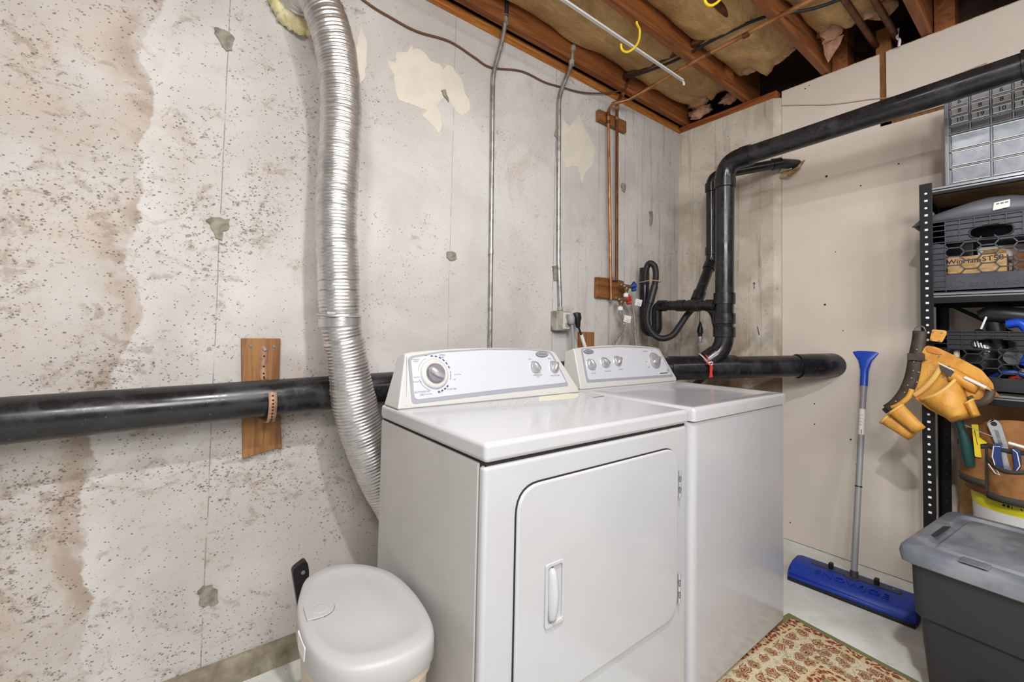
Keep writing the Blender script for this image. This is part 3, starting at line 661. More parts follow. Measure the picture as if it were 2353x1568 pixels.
# overhead clutter
od = thing('overhead_drain', 'brown copper drain elbow run threaded through the joists', 'water pipe', (1.58, .5, 2.64))
ob('cross_pipe', MB().tube([(1.552, .93, 2.66), (1.586, .597, 2.66), (1.594, .28, 2.66)], .017, 14), 'copperd', od, smooth=80)
ob('side_pipe', MB().tube([(1.59, .265, 2.66), (1.38, .262, 2.66), (-1.0, .255, 2.66)], .018, 14), 'copperd', od, smooth=80)
m = MB(); hub(m, (1.593, .30, 2.66), (0, 1, 0), .0215, .03, 14); hub(m, (1.555, .264, 2.66), (1, 0, 0), .0225, .03, 14); blob(m, (1.592, .266, 2.66), (.024, .024, .022), amp=0)
ob('drain_elbow', m, 'copperd', od, smooth=50)
hubs('tape_ring', [((1.592, .317, 2.66), (0, 1, 0), .0225, .006), ((1.538, .2635, 2.66), (1, 0, 0), .0235, .006)], 'white', od, 14)
ob('joist_cable', MB().tube(cat([(1.53, .88, 2.64), (1.546, .778, 2.62), (1.59, .561, 2.62), (1.60, .35, 2.63), (1.615, .135, 2.62), (1.727, -.07, 2.61), (1.75, -.5, 2.6)], 6), .0075, 8), 'cableb', smooth=60, label='black cable looped across the undersides of the insulation batts', cat='cable')
for y, lab in ((-.115, 'brown pipe between joists, the one nearer the overhead black pipe'), (-.197, 'brown pipe between joists, the one nearer the drawer cabinet')):
    ob('ceiling_pipe', MB().tube([(-1, y, 2.64), (2.44, y, 2.64)], .0145, 14), 'copperd', smooth=60, label=lab, cat='water pipe', group='brown pipes between the joists')
ob('clothes_rod', MB().tube([(-1.2, .542, 2.507), (1.60, .546, 2.497), (1.612, .546, 2.493), (1.617, .546, 2.478)], .006, 10).tube([(-1.2, .531, 2.503), (1.59, .535, 2.493)], .0045, 8), 'rod', smooth=60, label='long white rod hung below the joists with a bent tip', cat='rod')
hk = [(1.154, .505, 2.61), (1.15, .507, 2.586), (1.166, .51, 2.577), (1.184, .515, 2.572), (1.19, .52, 2.54), (1.182, .525, 2.51), (1.166, .534, 2.484), (1.14, .545, 2.462), (1.116, .552, 2.458), (1.10, .553, 2.466), (1.096, .553, 2.484)]
for dx, dy, lab in ((0, 0, 'yellow vinyl hook holding the white rod'), (-.005, -.4067, 'yellow vinyl hook at the top edge, farther from the white rod')):
    h = ob('utility_hook', MB().tube(cat([V(p)+V((dx, dy, 0 if dx == 0 else -.02)) for p in hk], 5), .0055, 8), 'yellow', smooth=60, label=lab, cat='hook', group='yellow hooks')
    ob('hook_shank', MB().tube([V(hk[0])+V((dx, dy, .03)), V(hk[0])+V((dx, dy, -.01 if dx == 0 else -.03))], .004, 8), 'rivet', h)
ob('hanging_strap', MB().tube(cat([(2.25, -.21, 2.66), (2.255, -.205, 2.62), (2.25, -.215, 2.60), (2.26, -.21, 2.575)], 5), .006, 6), 'rod', smooth=60, label='short pale strip dangling above the drywall edge', cat='strap')
kp = MB(); random.seed(3)
kp.prism([(2.08, .055, 2.66), (2.10, .02, 2.665), (2.10, -.03, 2.66), (2.12, -.01, 2.63), (2.13, .02, 2.60), (2.15, .05, 2.575), (2.13, .06, 2.61)], (.006, 0, .004))
ob('paper_scrap', kp, 'pink', bevel=.001, label='torn paper scrap hanging off the end of the batt above the drywall', cat='paper')
# foil exhaust duct
dpth = [(-.205, .955, 2.275), (-.205, .93, 2.275), (-.20, .84, 2.268), (-.178, .765, 2.215), (-.145, .73, 2.12), (-.12, .72, 2.03), (-.102, .715, 1.90), (-.098, .715, 1.80), (-.101, .715, 1.6), (-.10, .715, 1.46), (-.088, .715, 1.30), (-.077, .715, 1.158), (-.05, .718, 1.032), (-.025, .72, .904), (.01, .72, .788), (.063, .72, .66), (.12, .715, .55), (.2, .70, .42), (.3, .65, .3), (.37, .6, .22), (.37, .55, .2)]
ex = thing('exhaust_duct', 'crinkled silver foil exhaust duct running from the wall down behind the dryer', 'duct', (-.05, .72, .2))
P = cat(dpth, 12); L = sum((b-a).length for a, b in zip(P, P[1:]))
nr = int(L/.0105); per = 4; Q = resamp(P, nr*per+1)
random.seed(5); jit = [random.uniform(-.0012, .0012) for _ in range(nr+1)]
def rr(i):
    t = i/(nr*per); z = Q[i].z
    base = .0605+(.007 if z < 1.0 and z > .45 else 0)*min(1, (1.0-z)/.1 if z < 1 else 0)
    if 1.10 < z < 1.19: base -= .003
    return base+jit[i//per]+.0024*(.5-.5*math.cos(2*PI*(i % per)/per))+.0012*noise.noise(V((i*.05, 0, 0)))
m = MB().tube(Q, rr, 32)
for i, v in enumerate(m.v):
    q = noise.noise_vector(v*38); v += V(q)*.0014
ob('duct_sleeve', m, 'alum', ex, smooth=70)
m = MB(); hub(m, (-.079, .715, 1.158), (.09, 0, -1), .0645, .03, 32); ob('tape_band', m, 'alum', ex, smooth=40)
ob('hose_clamp', MB().tube([V((-.081, .715, 1.178))+V((math.cos(a)*.066, math.sin(a)*.066, .004*math.sin(a))) for a in [2*PI*k/36 for k in range(36)]], .0028, 6, closed=True).lathe([(.006, -.012), (.006, .012)], (-.12, .663, 1.182), (1, -.5, 0), 10), 'chrome', ex, smooth=60)
fm = MB()
for k in range(22):
    a = 2*PI*k/22; rad = .062+.02*noise.noise(V((k*.7, 1, 0)))
    x, z = -.205+math.cos(a)*rad, 2.275+math.sin(a)*rad*1.1
    if math.sin(a) < .2 or True: blob(fm, (x, .935, z), (.026, .03, .028), 7, 10, .4, k)
for x, z, r in ((-.225, 2.215, .028), (-.19, 2.20, .03), (-.165, 2.21, .026), (-.24, 2.25, .024), (-.185, 2.178, .014), (-.243, 2.29, .022), (-.16, 2.19, .016)): blob(fm, (x, .93, z), (r, r, r*1.1), 7, 10, .4, r*900)
ob('spray_foam', fm, 'foam', smooth=70, label='lumpy yellow spray foam sealing the duct hole in the wall', cat='foam')

# ------------------------------------------------------------------ washer and dryer
def face_frame(y0, z0, y1, z1):
    sl = V((0, y1-y0, z1-z0)).normalized(); nm = V((0, -(z1-z0), y1-y0)).normalized()
    def P(x, z, off=0.): return V((x, y0+(y1-y0)*(z-z0)/(z1-z0), z))+nm*off
    return P, sl, nm
def console(parent, XL, XLt, XR, XRt, y0, y1, yb, z0, zt, arc, m):
    prof = [(y0, 0), (y0+.002, .10), (y1-.004, .955), (y1+.006, 1.0), (yb, .90), (yb, 0)]
    nx = 22; vs = []; n = len(prof)
    for i in range(nx+1):
        u = i/nx; top = zt+arc*math.sin(PI*u)**.7
        for y, h in prof:
            z = z0+(top-z0)*h; xl = XL+(XLt-XL)*h; xr = XR+(XRt-XR)*(h**1.6)
            vs.append((xl+(xr-xl)*u, y, z))
    fs = [(i*n+k, i*n+(k+1) % n, (i+1)*n+(k+1) % n, (i+1)*n+k) for i in range(nx) for k in range(n)]
    fs += [tuple(range(n-1, -1, -1)), tuple(nx*n+k for k in range(n))]
    return ob('console', MB().add(vs, fs), m, parent, bevel=.005, seg=3)
def plate(name, pts, P, nm, off, th, m, parent, r=.01, **k):
    q = rpoly([V((x, z, 0)) for x, z in pts], r)
    return ob(name, MB().prism([P(p.x, p.y, off) for p in q], nm*th), m, parent, **k)
def knob(parent, P, sl, nm, x, z, r, ang, ring=None, name='knob', mt='chrome'):
    c = P(x, z, .003)
    if ring: k = ob(name, MB().lathe([(ring, 0), (ring, .004), (ring*.93, .009), (ring*.8, .011), (ring*.72, .010)], c, nm, 36), 'cap', parent, smooth=40)
    else: k = ob(name, MB().lathe([(r*1.12, 0), (r*1.12, .002), (r, .004), (r*.96, .010), (r*.86, .012)], c, nm, 28), mt, parent, smooth=40)
    if ring: ob('dial', MB().lathe([(r*1.05, .006), (r*1.05, .011), (r*.98, .017), (r*.9, .019)], c, nm, 28), 'chromed', k, smooth=40)
    xd = V((1, 0, 0)); e1 = xd*math.cos(ang)+sl*math.sin(ang); e2 = nm.cross(e1); h0 = .010 if not ring else .016
    def fn(u, v):
        a = 2*PI*u; w = [1, .96, .72, .05][round(v*3)]; h = [0, .008, .014, .016][round(v*3)]
        return c+nm*(h0+h)+e1*math.cos(a)*r*.97*w+e2*math.sin(a)*r*.42*w
    ob('grip', MB().grid(28, 4, fn, True), mt, k, smooth=60)
    return k
dr = thing('clothes_dryer', 'white clothes dryer with one large timer dial, nearest the foil duct', 'dryer', (.368, .27, 0))
ob('cabinet', MB().box((.001, .026, .022), (.736, .546, .868)), 'side', dr, bevel=.003)
fp = ob('front_panel', MB().box((0, 0, .022), (.737, .024, .866)), 'enamel', dr, bevel=.010, seg=4)
ob('top_panel', MB().box((-.002, -.005, .873), (.739, .548, .914)), 'enamel', dr, bevel=.011, seg=4)
ob('top_gap', MB().box((.006, .006, .86), (.731, .54, .876)), 'gap', dr)
for x in (.06, .68):
    for y in (.06, .49): ob('foot', MB().lathe([(.02, 0), (.022, .006), (.012, .01), (.012, .03)], (x, y, 0), (0, 0, 1), 12), 'blackp', dr)
dpts = rpoly([V((.080, .331, 0)), V((.676, .331, 0)), V((.676, .812, 0)), V((.080, .812, 0))], .062, 7)
dpo = rpoly([V((.0785, .3295, 0)), V((.6775, .3295, 0)), V((.6775, .8145, 0)), V((.0785, .8145, 0))], .064, 7)
ob('door_gasket', MB().prism([(p.x, -.0012, p.y) for p in dpo], (0, .004, 0)), 'gap', dr)
dor = ob('door', MB().prism([(p.x, -.010, p.y) for p in dpts], (0, .010, 0)), 'enamel', dr, bevel=.006, seg=3)
fr = rpoly([V((.157, .497, 0)), V((.213, .497, 0)), V((.213, .633, 0)), V((.157, .633, 0))], .006, 4)
fi = rpoly([V((.1635, .504, 0)), V((.2065, .504, 0)), V((.2065, .626, 0)), V((.1635, .626, 0))], .008, 4)
n = len(fr); vs = [(p.x, -.0105, p.y) for p in fr]+[(p.x, -.0155, p.y) for p in fr]+[(p.x, -.0155, p.y) for p in fi]+[(p.x, -.0092, p.y) for p in fi]
fs = [(a*n+k, a*n+(k+1) % n, (a+1)*n+(k+1) % n, (a+1)*n+k) for a in range(3) for k in range(n)]+[tuple(3*n+k for k in range(n))]
hb = ob('handle_bezel', MB().add(vs, fs), 'enamel', dor, bevel=.0012)
def hfn(u, v):
    a = PI*u; z = .507+.116*v; w = .019*(.35+.65*math.sin(PI*v)**.5); x = .176+.002*math.sin(PI*v)
    return V((x-math.cos(a)*w*.75, -.0095-math.sin(a)*.020*(.3+.7*math.sin(PI*v)**.5), z))
ob('handle', MB().grid(10, 14, hfn), 'enamel', dor, smooth=70, solid=.001)
for z0, z1 in ((.667, .744), (.368, .451)):
    h = ob('hinge', MB().box((.6765, -.012, z0), (.684, -.002, z1)), 'chrome', dor, bevel=.001)
    for q in range(5):
        zz = z0+(z1-z0)*(q+.5)/5
        ob('hinge_knuckle', MB().tube([(.6795, -.0125, zz-(z1-z0)*.085), (.6795, -.0125, zz+(z1-z0)*.085)], .0042, 8), 'chromed' if q % 2 else 'chrome', h, smooth=60)
con = console(dr, .0, .042, .722, .640, .430, .485, .530, .914, 1.068, .015, 'cap')
P, sl, nm = face_frame(.430, .914, .485, 1.083)
tr = [(.042, .926), (.672, .940), (.618, 1.066), (.50, 1.077), (.33, 1.079), (.16, 1.072), (.048, 1.058)]
plate('face_trim', tr, P, nm, .001, .003, 'trimgrey', con, [.012, .012, .02, .01, .01, .01, .012])
pn = [(.052, .936), (.36, .946), (.662, .952), (.608, 1.062), (.50, 1.072), (.33, 1.074), (.16, 1.067), (.054, 1.052)]
pan = plate('face_panel', pn, P, nm, .003, .0022, 'panel', con, [.014, .01, .012, .02, .01, .01, .01, .012], bevel=.001)
for nm_, xx in (('cap_seam', .026),):
    ob(nm_, MB().prism([P(xx-.0006, .922, .0016), P(xx+.0006, .922, .0016), P(xx+.018, 1.058, .0016), P(xx+.0168, 1.058, .0016)], nm*.0008), 'trimgrey', con)
knob(con, P, sl, nm, .124, 1.005, .029, -.55, ring=.046, name='timer_dial')
knob(con, P, sl, nm, .521, 1.012, .021, -.75); knob(con, P, sl, nm, .612, 1.010, .021, .9)
def oval(parent, P, sl, nm, x, z, a, b, th, m, off, name, n=28):
    c = P(x, z, off); return ob(name, MB().prism([c+V((1, 0, 0))*math.cos(t)*a+sl*math.sin(t)*b for t in [2*PI*k/n for k in range(n)]], nm*th), m, parent)
bg = oval(con, P, sl, nm, .566, 1.056, .030, .011, .003, 'chromed', .005, 'badge'); oval(bg, P, sl, nm, .566, 1.056, .027, .0088, .001, 'chrome', .008, 'badge_face')
text('badge_text', 'Whirlpool', .009, P(.566, 1.056, .0092), (1, 0, 0), sl, 'ink', bg)
def arcmarks(parent, P, sl, nm, x, z, r, a0, a1, k, w, l, m, name):
    for i in range(k):
        a = math.radians(a0+(a1-a0)*i/max(1, k-1)); c = P(x, z, .0053); d = V((1, 0, 0))*math.cos(a)+sl*math.sin(a); e = nm.cross(d)
        ob(name, MB().bar(c+d*r-e*l/2, c+d*r+e*l/2, d*w, nm*.0006), m, parent)
arcmarks(con, P, sl, nm, .124, 1.005, .055, 92, 20, 6, .004, .008, 'navy', 'dial_mark')
arcmarks(con, P, sl, nm, .124, 1.005, .055, -82, -46, 4, .005, .007, 'navy', 'dial_mark')
arcmarks(con, P, sl, nm, .124, 1.005, .055, -18, 2, 3, .004, .008, 'trimgrey', 'dial_mark')
arcmarks(con, P, sl, nm, .124, 1.005, .053, 200, 245, 6, .003, .007, 'trimgrey', 'dial_mark')
arcmarks(con, P, sl, nm, .124, 1.005, .053, 120, 165, 5, .0016, .010, 'trimgrey', 'dial_mark')
for s_, size, x, z in (('AUTOMATIC\nDRY', .0085, .078, .952), ('TIMED\nDRY', .0075, .158, 1.056), ('FLUFF AIR', .0075, .176, .958), ('WRINKLE\nSHIELD', .0055, .068, 1.045), ('Very Dry', .0055, .098, .949), ('OFF', .0055, .134, .950), ('Normal Dry', .0055, .066, .985), ('Less Dry', .0055, .066, .998), ('Cool Down', .0055, .203, 1.0), ('OFF', .005, .190, .985), ('OFF', .005, .103, 1.059), ('TEMPERATURE\nLOW', .0065, .528, .981), ('PUSH TO START', .0065, .612, .979), ('HIGH', .0055, .505, 1.040), ('SIGNAL', .0055, .600, 1.040)):
    text('print', s_, size, P(x, z, .0053), (1, 0, 0), sl, 'ink', con, .0003)
# parts tray / yellowed sticker and lint dirt on the top
ob('yellowed_label', MB().prism(rpoly([V((.445, .345, .9142)), V((.505, .415, .9142)), V((.66, .428, .9142)), (.70, .405, .9142), (.62, .34, .9142)], .006), (0, 0, .0008)), mat('yellowed_label_paper', (222, 218, 198), .6), dr)
for q in range(8): ob('print', MB().bar((.668+q*.0085, .311+q*.001, .9145), (.674+q*.0085, .3117+q*.001, .9145), (0, .007-.002*(q % 2), 0), (0, 0, .0004)), 'ink', dr)
sd = MB(); random.seed(12)
for k in range(46):
    x, y = random.uniform(.25, .70), random.uniform(.24, .40); r = random.uniform(.0008, .0026)
    sd.lathe([(r, 0), (r*.6, .0006)], (x, y, .9141), (0, 0, 1), 6)
ob('lint_speck', sd, mat('lint', (150, 134, 108), .9), dr, kind='stuff')

ws = thing('washing_machine', 'white top-loading washing machine with four small dials, right of the dryer', 'washer', (1.12, .3, 0))
cq = rpoly([V((.777, 0.004, 0)), V((1.463, .004, 0)), V((1.463, .60, 0)), V((.777, .60, 0))], [.030, .02, .004, .004], 6)
ob('cabinet', MB().prism([(p.x, p.y, .025) for p in cq], (0, 0, .843)), 'enamel', ws, smooth=30, bevel=.004)
ob('top_gap', MB().prism([(.785+(p.x-.777)*.977, .012+(p.y-.004)*.96, .86) for p in cq], (0, 0, .016)), 'gap', ws)
me = bmesh.new(); bmesh.ops.create_cube(me, size=1, matrix=Matrix.Translation((1.12, .30, .893)) @ Matrix.Diagonal((.692, .604, .042, 1)))
tf = [f for f in me.faces if f.normal.z > .5][0]
bmesh.ops.bevel(me, geom=[e for e in me.edges if any(f.normal.z > .5 for f in e.link_faces) or abs((e.verts[0].co-e.verts[1].co).z) > .03], offset=.012, segments=4, affect='EDGES', profile=.5)
tf = max([f for f in me.faces if f.normal.z > .9], key=lambda f: f.calc_area())
mb = MB(); me.verts.ensure_lookup_table()
tl = (( .845, .040), (1.412, .040), (1.412, .435), (.845, .435))
bmesh.ops.delete(me, geom=[tf], context='FACES_ONLY')
for v in me.verts: v.index = me.verts[:].index(v) if False else v.index
me.verts.index_update()
tfv = None
mb.add([v.co.copy() for v in me.verts], [tuple(v.index for v in f.verts) for f in me.faces]); me.free()
zt_ = .914
oc = [(.786, .010), (1.454, .010), (1.454, .590), (.786, .590)]
def ringv(pts, z): return [(x, y, z) for x, y in pts]
lp = [(p.x, p.y) for p in rpoly([V((x, y, 0)) for x, y in tl], .03, 5)]
lp2 = [(p.x, p.y) for p in rpoly([V((.865, .060, 0)), V((1.392, .060, 0)), V((1.392, .415, 0)), V((.865, .415, 0))], .03, 5)]
k4 = len(lp)
# frame from the outer rectangle to the lid recess, then down into the dish
idx = []
outer = []
for i, (x, y) in enumerate(lp):
    t = V((x-1.128, y-.2375)); sx = (1.454-1.128)/abs(t.x) if (abs(t.x) > 1e-6 and t.x > 0) else ((1.128-.786)/abs(t.x) if abs(t.x) > 1e-6 else 1e9)
    sy = (.590-.2375)/abs(t.y) if t.y > 0 else (.2375-.010)/abs(t.y)
    s_ = min(sx, sy); outer.append((1.128+t.x*s_, .2375+t.y*s_))
vs = ringv(outer, zt_)+ringv(lp, zt_)+ringv(lp2, zt_-.009)
fs = [(a*k4+k, a*k4+(k+1) % k4, (a+1)*k4+(k+1) % k4, (a+1)*k4+k) for a in range(2) for k in range(k4)]+[tuple(2*k4+k for k in range(k4))]
tp = ob('top_panel', mb, 'enamel', ws, smooth=40)
ob('lid', MB().add(vs, fs).box((.786, .01, .880), (1.454, .59, .9035)), 'enamel', ws, smooth=25)
for x in (.84, 1.40):
    for y in (.16, .53): ob('foot', MB().lathe([(.02, 0), (.022, .006), (.012, .01), (.012, .03)], (x, y, 0), (0, 0, 1), 12), 'blackp', ws)
con2 = console(ws, .782, .797, 1.462, 1.388, .480, .535, .585, .914, 1.074, .015, 'cap')
P, sl, nm = face_frame(.480, .914, .535, 1.086)
plate('face_trim', [(.822, .938), (1.437, .934), (1.372, 1.074), (1.08, 1.083), (.834, 1.075)], P, nm, .001, .003, 'trimgrey', con2, [.012, .012, .02, .01, .012])
plate('face_panel', [(.834, .948), (1.426, .945), (1.366, 1.069), (1.08, 1.078), (.84, 1.071)], P, nm, .003, .0022, 'panel', con2, [.014, .012, .02, .01, .012], bevel=.001)
for x, z, a in ((.866, 1.008, -1.1), (.955, 1.014, -.5), (1.040, 1.018, .7)): knob(con2, P, sl, nm, x, z, .022, a)
knob(con2, P, sl, nm, 1.315, 1.014, .036, .35, name='cycle_dial')
bg = oval(con2, P, sl, nm, .870, 1.060, .030, .010, .003, 'chromed', .005, 'badge'); oval(bg, P, sl, nm, .870, 1.060, .027, .008, .001, 'chrome', .008, 'badge_face')
text('badge_text', 'Whirlpool', .009, P(.870, 1.060, .0092), (1, 0, 0), sl, 'ink', bg)
oval(con2, P, sl, nm, 1.402, .965, .009, .010, .001, 'trimgrey', .005, 'energy_mark')
for q in range(7): ob('model_mark', MB().box(P(1.335+q*.009, .9535, .0052)-V((.0035, .0006, .003)), P(1.335+q*.009, .9535, .0052)+V((.003, .0004, .003))), 'black', con2)
for s_, size, x, z in (('LOAD SIZE', .006, .872, .973), ('TEMPERATURE', .006, .965, .978), ('OPTIONS', .006, 1.05, .982), ('Normal Wash', .006, 1.255, 1.058), ('Casual', .0055, 1.245, 1.01), ('Delicate', .0055, 1.255, .985), ('OFF', .0055, 1.315, 1.062), ('Rinse', .0055, 1.375, 1.03), ('Soak', .0055, 1.382, 1.0)):
    text('print', s_, size, P(x, z, .0053), (1, 0, 0), sl, 'ink', con2, .0003)

# ------------------------------------------------------------------ bin beside the dryer
bn = thing('trash_can', 'pale grey swing-top trash can squeezed beside the dryer', 'trash can', (-.135, .29, 0))
lo = [(-.231, .442), (-.205, .492), (-.155, .515), (-.10, .50), (-.055, .456), (-.02, .385), (-.010, .291), (-.016, .20), (-.032, .131), (-.06, .098), (-.11, .086), (-.167, .094), (-.222, .122), (-.254, .18), (-.264, .26), (-.256, .36)]
lc = V((-.135, .30, 0)); LO = [p.xy for p in cat([(x, y, 0) for x, y in lo], 4, True)]
def ring(sc, z, tilt=0): return [V((lc.x+(p.x-lc.x)*sc, lc.y+(p.y-lc.y)*sc, z+tilt*(p.y-lc.y))) for p in LO]
def loft(rings, cap0=True, cap1=True):
    n = len(rings[0]); vs = [v for r in rings for v in r]
    fs = [(a*n+k, a*n+(k+1) % n, (a+1)*n+(k+1) % n, (a+1)*n+k) for a in range(len(rings)-1) for k in range(n)]
    if cap0: fs.append(tuple(range(n-1, -1, -1)))
    if cap1: fs.append(tuple((len(rings)-1)*n+k for k in range(n)))
    return MB().add(vs, fs)
ob('bin_body', loft([ring(.70, 0), ring(.72, .01), ring(.93, .425), ring(.965, .43), ring(.965, .445)]), 'binbody', bn, smooth=40)
ob('liner_rim', loft([ring(.90, .43), ring(.935, .462)]), 'bindark', bn, smooth=40)
bl = ob('bin_lid', loft([ring(.985, .447), ring(1.0, .452), ring(1.003, .484), ring(.994, .4945), ring(.975, .4995), ring(.945, .502), ring(.86, .5035), ring(.80, .5035), ring(.78, .502), ring(.5, .504), ring(.1, .505)]), 'bin', bn, smooth=50)
bc = V((-.215, .325, .505))
bt = [(bc.x+.030*math.cos(a), bc.y+.030*math.sin(a)) for a in [-PI/2+PI*k/14 for k in range(15)]]+[(-.244, .352), (-.248, .30)]
ob('push_button', MB().prism([(x, y, .5035) for x, y in bt], (0, 0, .0035)), 'bin', bl, bevel=.0012)
ob('button_seam', MB().tube([(x, y, .5045) for x, y in bt[:15]]+[(-.244, .352, .5035)], .0011, 5), 'ink', bl)
ob('button_dish', MB().lathe([(.018, 0), (.0165, .0006), (.012, .0004)], (bc.x, bc.y, .507), (0, 0, 1), 20), 'bin', bl, smooth=40)
ob('lid_latch', MB().prism([(-.2655, .245, .458), (-.2655, .295, .458), (-.2655, .305, .49), (-.2655, .24, .488)], (.006, 0, 0)), 'white', bl, bevel=.002)
hd = thing('black_tool_handle', 'black rounded handle end sticking up behind the trash can', 'handle', (-.195, .61, 0))
ob('grip', MB().prism(rpoly([V((-.214, .61, .462)), V((-.208, .61, .470)), V((-.182, .612, .483)), V((-.174, .612, .474)), V((-.170, .612, .45)), V((-.170, .61, .36)), V((-.12, .61, .0)), V((-.14, .61, .0)), V((-.196, .61, .36))], [.006, .006, .006, .006, .004, .01, 0, 0, .01]), (0, .022, 0)), 'blackp', hd, bevel=.004)
ob('rivet', MB().lathe([(.006, 0), (.004, .003)], (-.186, .61, .452), (0, -1, 0), 10), 'chromed', hd)

# ------------------------------------------------------------------ floor things on the right
rg = bpy.data.objects.new('area_rug', None)
bpy.data.objects.remove(rg)
rm = MB().box((-.375, -.9, 0), (.375, .9, .008))
rug = ob('area_rug', rm, 'rug', bevel=.003, label='patterned oriental rug in cream, olive and rust on the floor before the washer', cat='rug')
ang = math.radians(6.5); rug.rotation_euler = (0, 0, -ang)
cx = V((1.545, .02, 0)); off = Matrix.Rotation(-ang, 3, 'Z') @ V((.375, .9, 0)); rug.location = cx-off; rug.location.z = .0005
br = thing('snow_broom', 'blue-headed snow broom with a grey pole leaning on the drywall', 'broom', (1.96, -.09, 0))
H = V((1.962, -.092, .075)); Tp = V((2.262, -.066, 1.0)); ax = (Tp-H).normalized()
ob('pole', MB().tube([H-ax*.02, Tp], .0125, 16), 'greyp', br, smooth=60)
ob('pole_collar', MB().tube([H+ax*.385, H+ax*.39], .0145, 16), 'blackp', br, smooth=40)
stk = ob('barcode_label', MB().tube([H+ax*.63, H+ax*.755], .0131, 16, caps=False), 'white', br, smooth=60)
for q in range(7):
    a = V((-1, -.25+.05*q, 0)).normalized(); c = H+ax*.648+a*.0133
    ob('barcode_bar', MB().bar(c-ax*.011, c+ax*.011, (0, .0012 if q % 2 else .002, 0), (.0004, 0, 0)), 'black', stk)
for q in range(4):
    a = V((-1, .1, 0)).normalized(); c = H+ax*(.68+.016*q)+a*.0133; ob('label_print', MB().bar(c-V((0, .006, 0)), c+V((0, .004, 0)), ax*.003, (.0004, 0, 0)), 'ink', stk)
# ice-scraper cap, wide at the top
e1 = V((0, -1, 0)); e2 = ax.cross(e1).normalized(); rings = []
for t, w_, d_ in ((-.10, .0155, .0155), (-.02, .016, .016), (-.01, .018, .014), (.03, .027, .010), (.055, .043, .007), (.075, .056, .005), (.092, .060, .003)):
    rings.append([Tp+ax*t+e1*math.copysign(abs(math.cos(a))**.8, math.cos(a))*w_+e2*math.copysign(abs(math.sin(a))**.8, math.sin(a))*d_ for a in [2*PI*k/24 for k in range(24)]])
scp = ob('ice_scraper', loft(rings), 'bluep', br, smooth=50)
for q in range(5):
    c = Tp+ax*.068+e1*(-.028+.014*q)-e2*math.copysign(.0055, e2.x)*-1
    ob('scraper_rib', MB().bar(c-ax*.006, c+ax*.006, e1*.003, e2*.003), 'bluep', scp)
bx0 = V((1.945, -.088, 0)); u_ = V((.055, -1, 0)).normalized(); v_ = V((1, .055, 0)).normalized()
def bh(a, b, z): return bx0+u_*a+v_*b+V((0, 0, z))
hw = .215
def sect(a, s_=1):
    return [bh(a, -.105*s_, .012), bh(a, -.105*s_, .030), bh(a, -.085*s_, .052), bh(a, -.02, .068), bh(a, .05*s_, .068), bh(a, .10*s_, .052), bh(a, .108*s_, .030), bh(a, .108*s_, .012)]
hd_ = ob('foam_head', loft([sect(-hw-.012, .9), sect(-hw, 1), sect(hw, 1), sect(hw+.012, .9)]), 'blue', br, bevel=.008, seg=3)
ob('head_base', MB().prism([bh(-hw-.008, -.107, .001), bh(hw+.008, -.107, .001), bh(hw+.008, .106, .001), bh(-hw-.008, .106, .001)], (0, 0, .015)), 'blackp', br, bevel=.003)
bar_ = [(-.155, .004), (-.03, .002), (-.02, -.012), (0, -.018), (.02, -.012), (.03, .002), (.165, .004), (.165, .034), (.03, .036), (.0, .046), (-.03, .036), (-.155, .034)]
brk = ob('bracket', MB().prism([bh(a, b, .066) for a, b in bar_], (0, 0, .006)), 'darkgrey', br, bevel=.002)
ob('pole_socket', MB().tube([bh(.006, .014, .06), H+ax*.02], .0155, 16), 'darkgrey', br, smooth=50)
for a in (-.08, .085):
    c = ob('clip', MB().box((-.012, -.008, 0), (.012, .008, .028)), 'blackp', br, bevel=.003); c.location = bh(a, .015, .070)-WO[br]; WO[c] = bh(a, .015, .07)
ob('bracket_screw', MB().lathe([(.004, 0), (.003, .003)], bh(.14, .02, .072), (0, 0, 1), 8), 'rivet', br)
sv = V((.065, 0, .016)).normalized()
text('raised_lettering', 'SNOWJOE', .042, bh(.005, -.052, .0615), u_, (v_*.065+V((0, 0, .016))), 'blue', hd_, .004, stretch=1.35)

tt = thing('storage_tote', 'charcoal plastic storage tote with a dusty grey lid', 'tote', (1.59, -.58, 0))
TR = Matrix.Rotation(math.radians(-5.2), 3, 'Z'); tc = V((1.335, -.362, 0))
def tl_(a, b, z): return tc+TR @ V((a, -b, 0))+V((0, 0, z))   # a: away from camera (X), b: to the right (-Y)
TW, TD = .54, .60
def rr_(i0, z, r=.035):
    q = rpoly([V((i0, i0, 0)), V((TW-i0, i0, 0)), V((TW-i0, TD-i0, 0)), V((i0, TD-i0, 0))], r, 5)
    return [tl_(p.x, p.y, z) for p in q]
ob('tub', loft([rr_(.062, .0092), rr_(.058, .018), rr_(.044, .20), rr_(.040, .275), rr_(.030, .285), rr_(.026, .36), rr_(.024, .445)]), 'tote', tt, smooth=30)
ld = ob('tote_lid', loft([rr_(.014, .440), rr_(.004, .446), rr_(.0, .470), rr_(.003, .488), rr_(.014, .497), rr_(.045, .499), rr_(.052, .488), rr_(.068, .487), rr_(.078, .497), rr_(.11, .499)]), 'lid', tt, smooth=35)
for b in (.14, .40):
    ob('lid_rib', MB().prism([tl_(.004, b, .4985), tl_(.05, b, .4985), tl_(.05, b+.06, .4985), tl_(.004, b+.06, .4985)], (0, 0, .004)), 'lid', ld, bevel=.002)
ob('lid_notch', MB().prism([tl_(.16, .004, .487), tl_(.30, .004, .487), tl_(.30, .06, .50), tl_(.16, .06, .50)], (0, 0, .003)), 'tote', ld, bevel=.002)
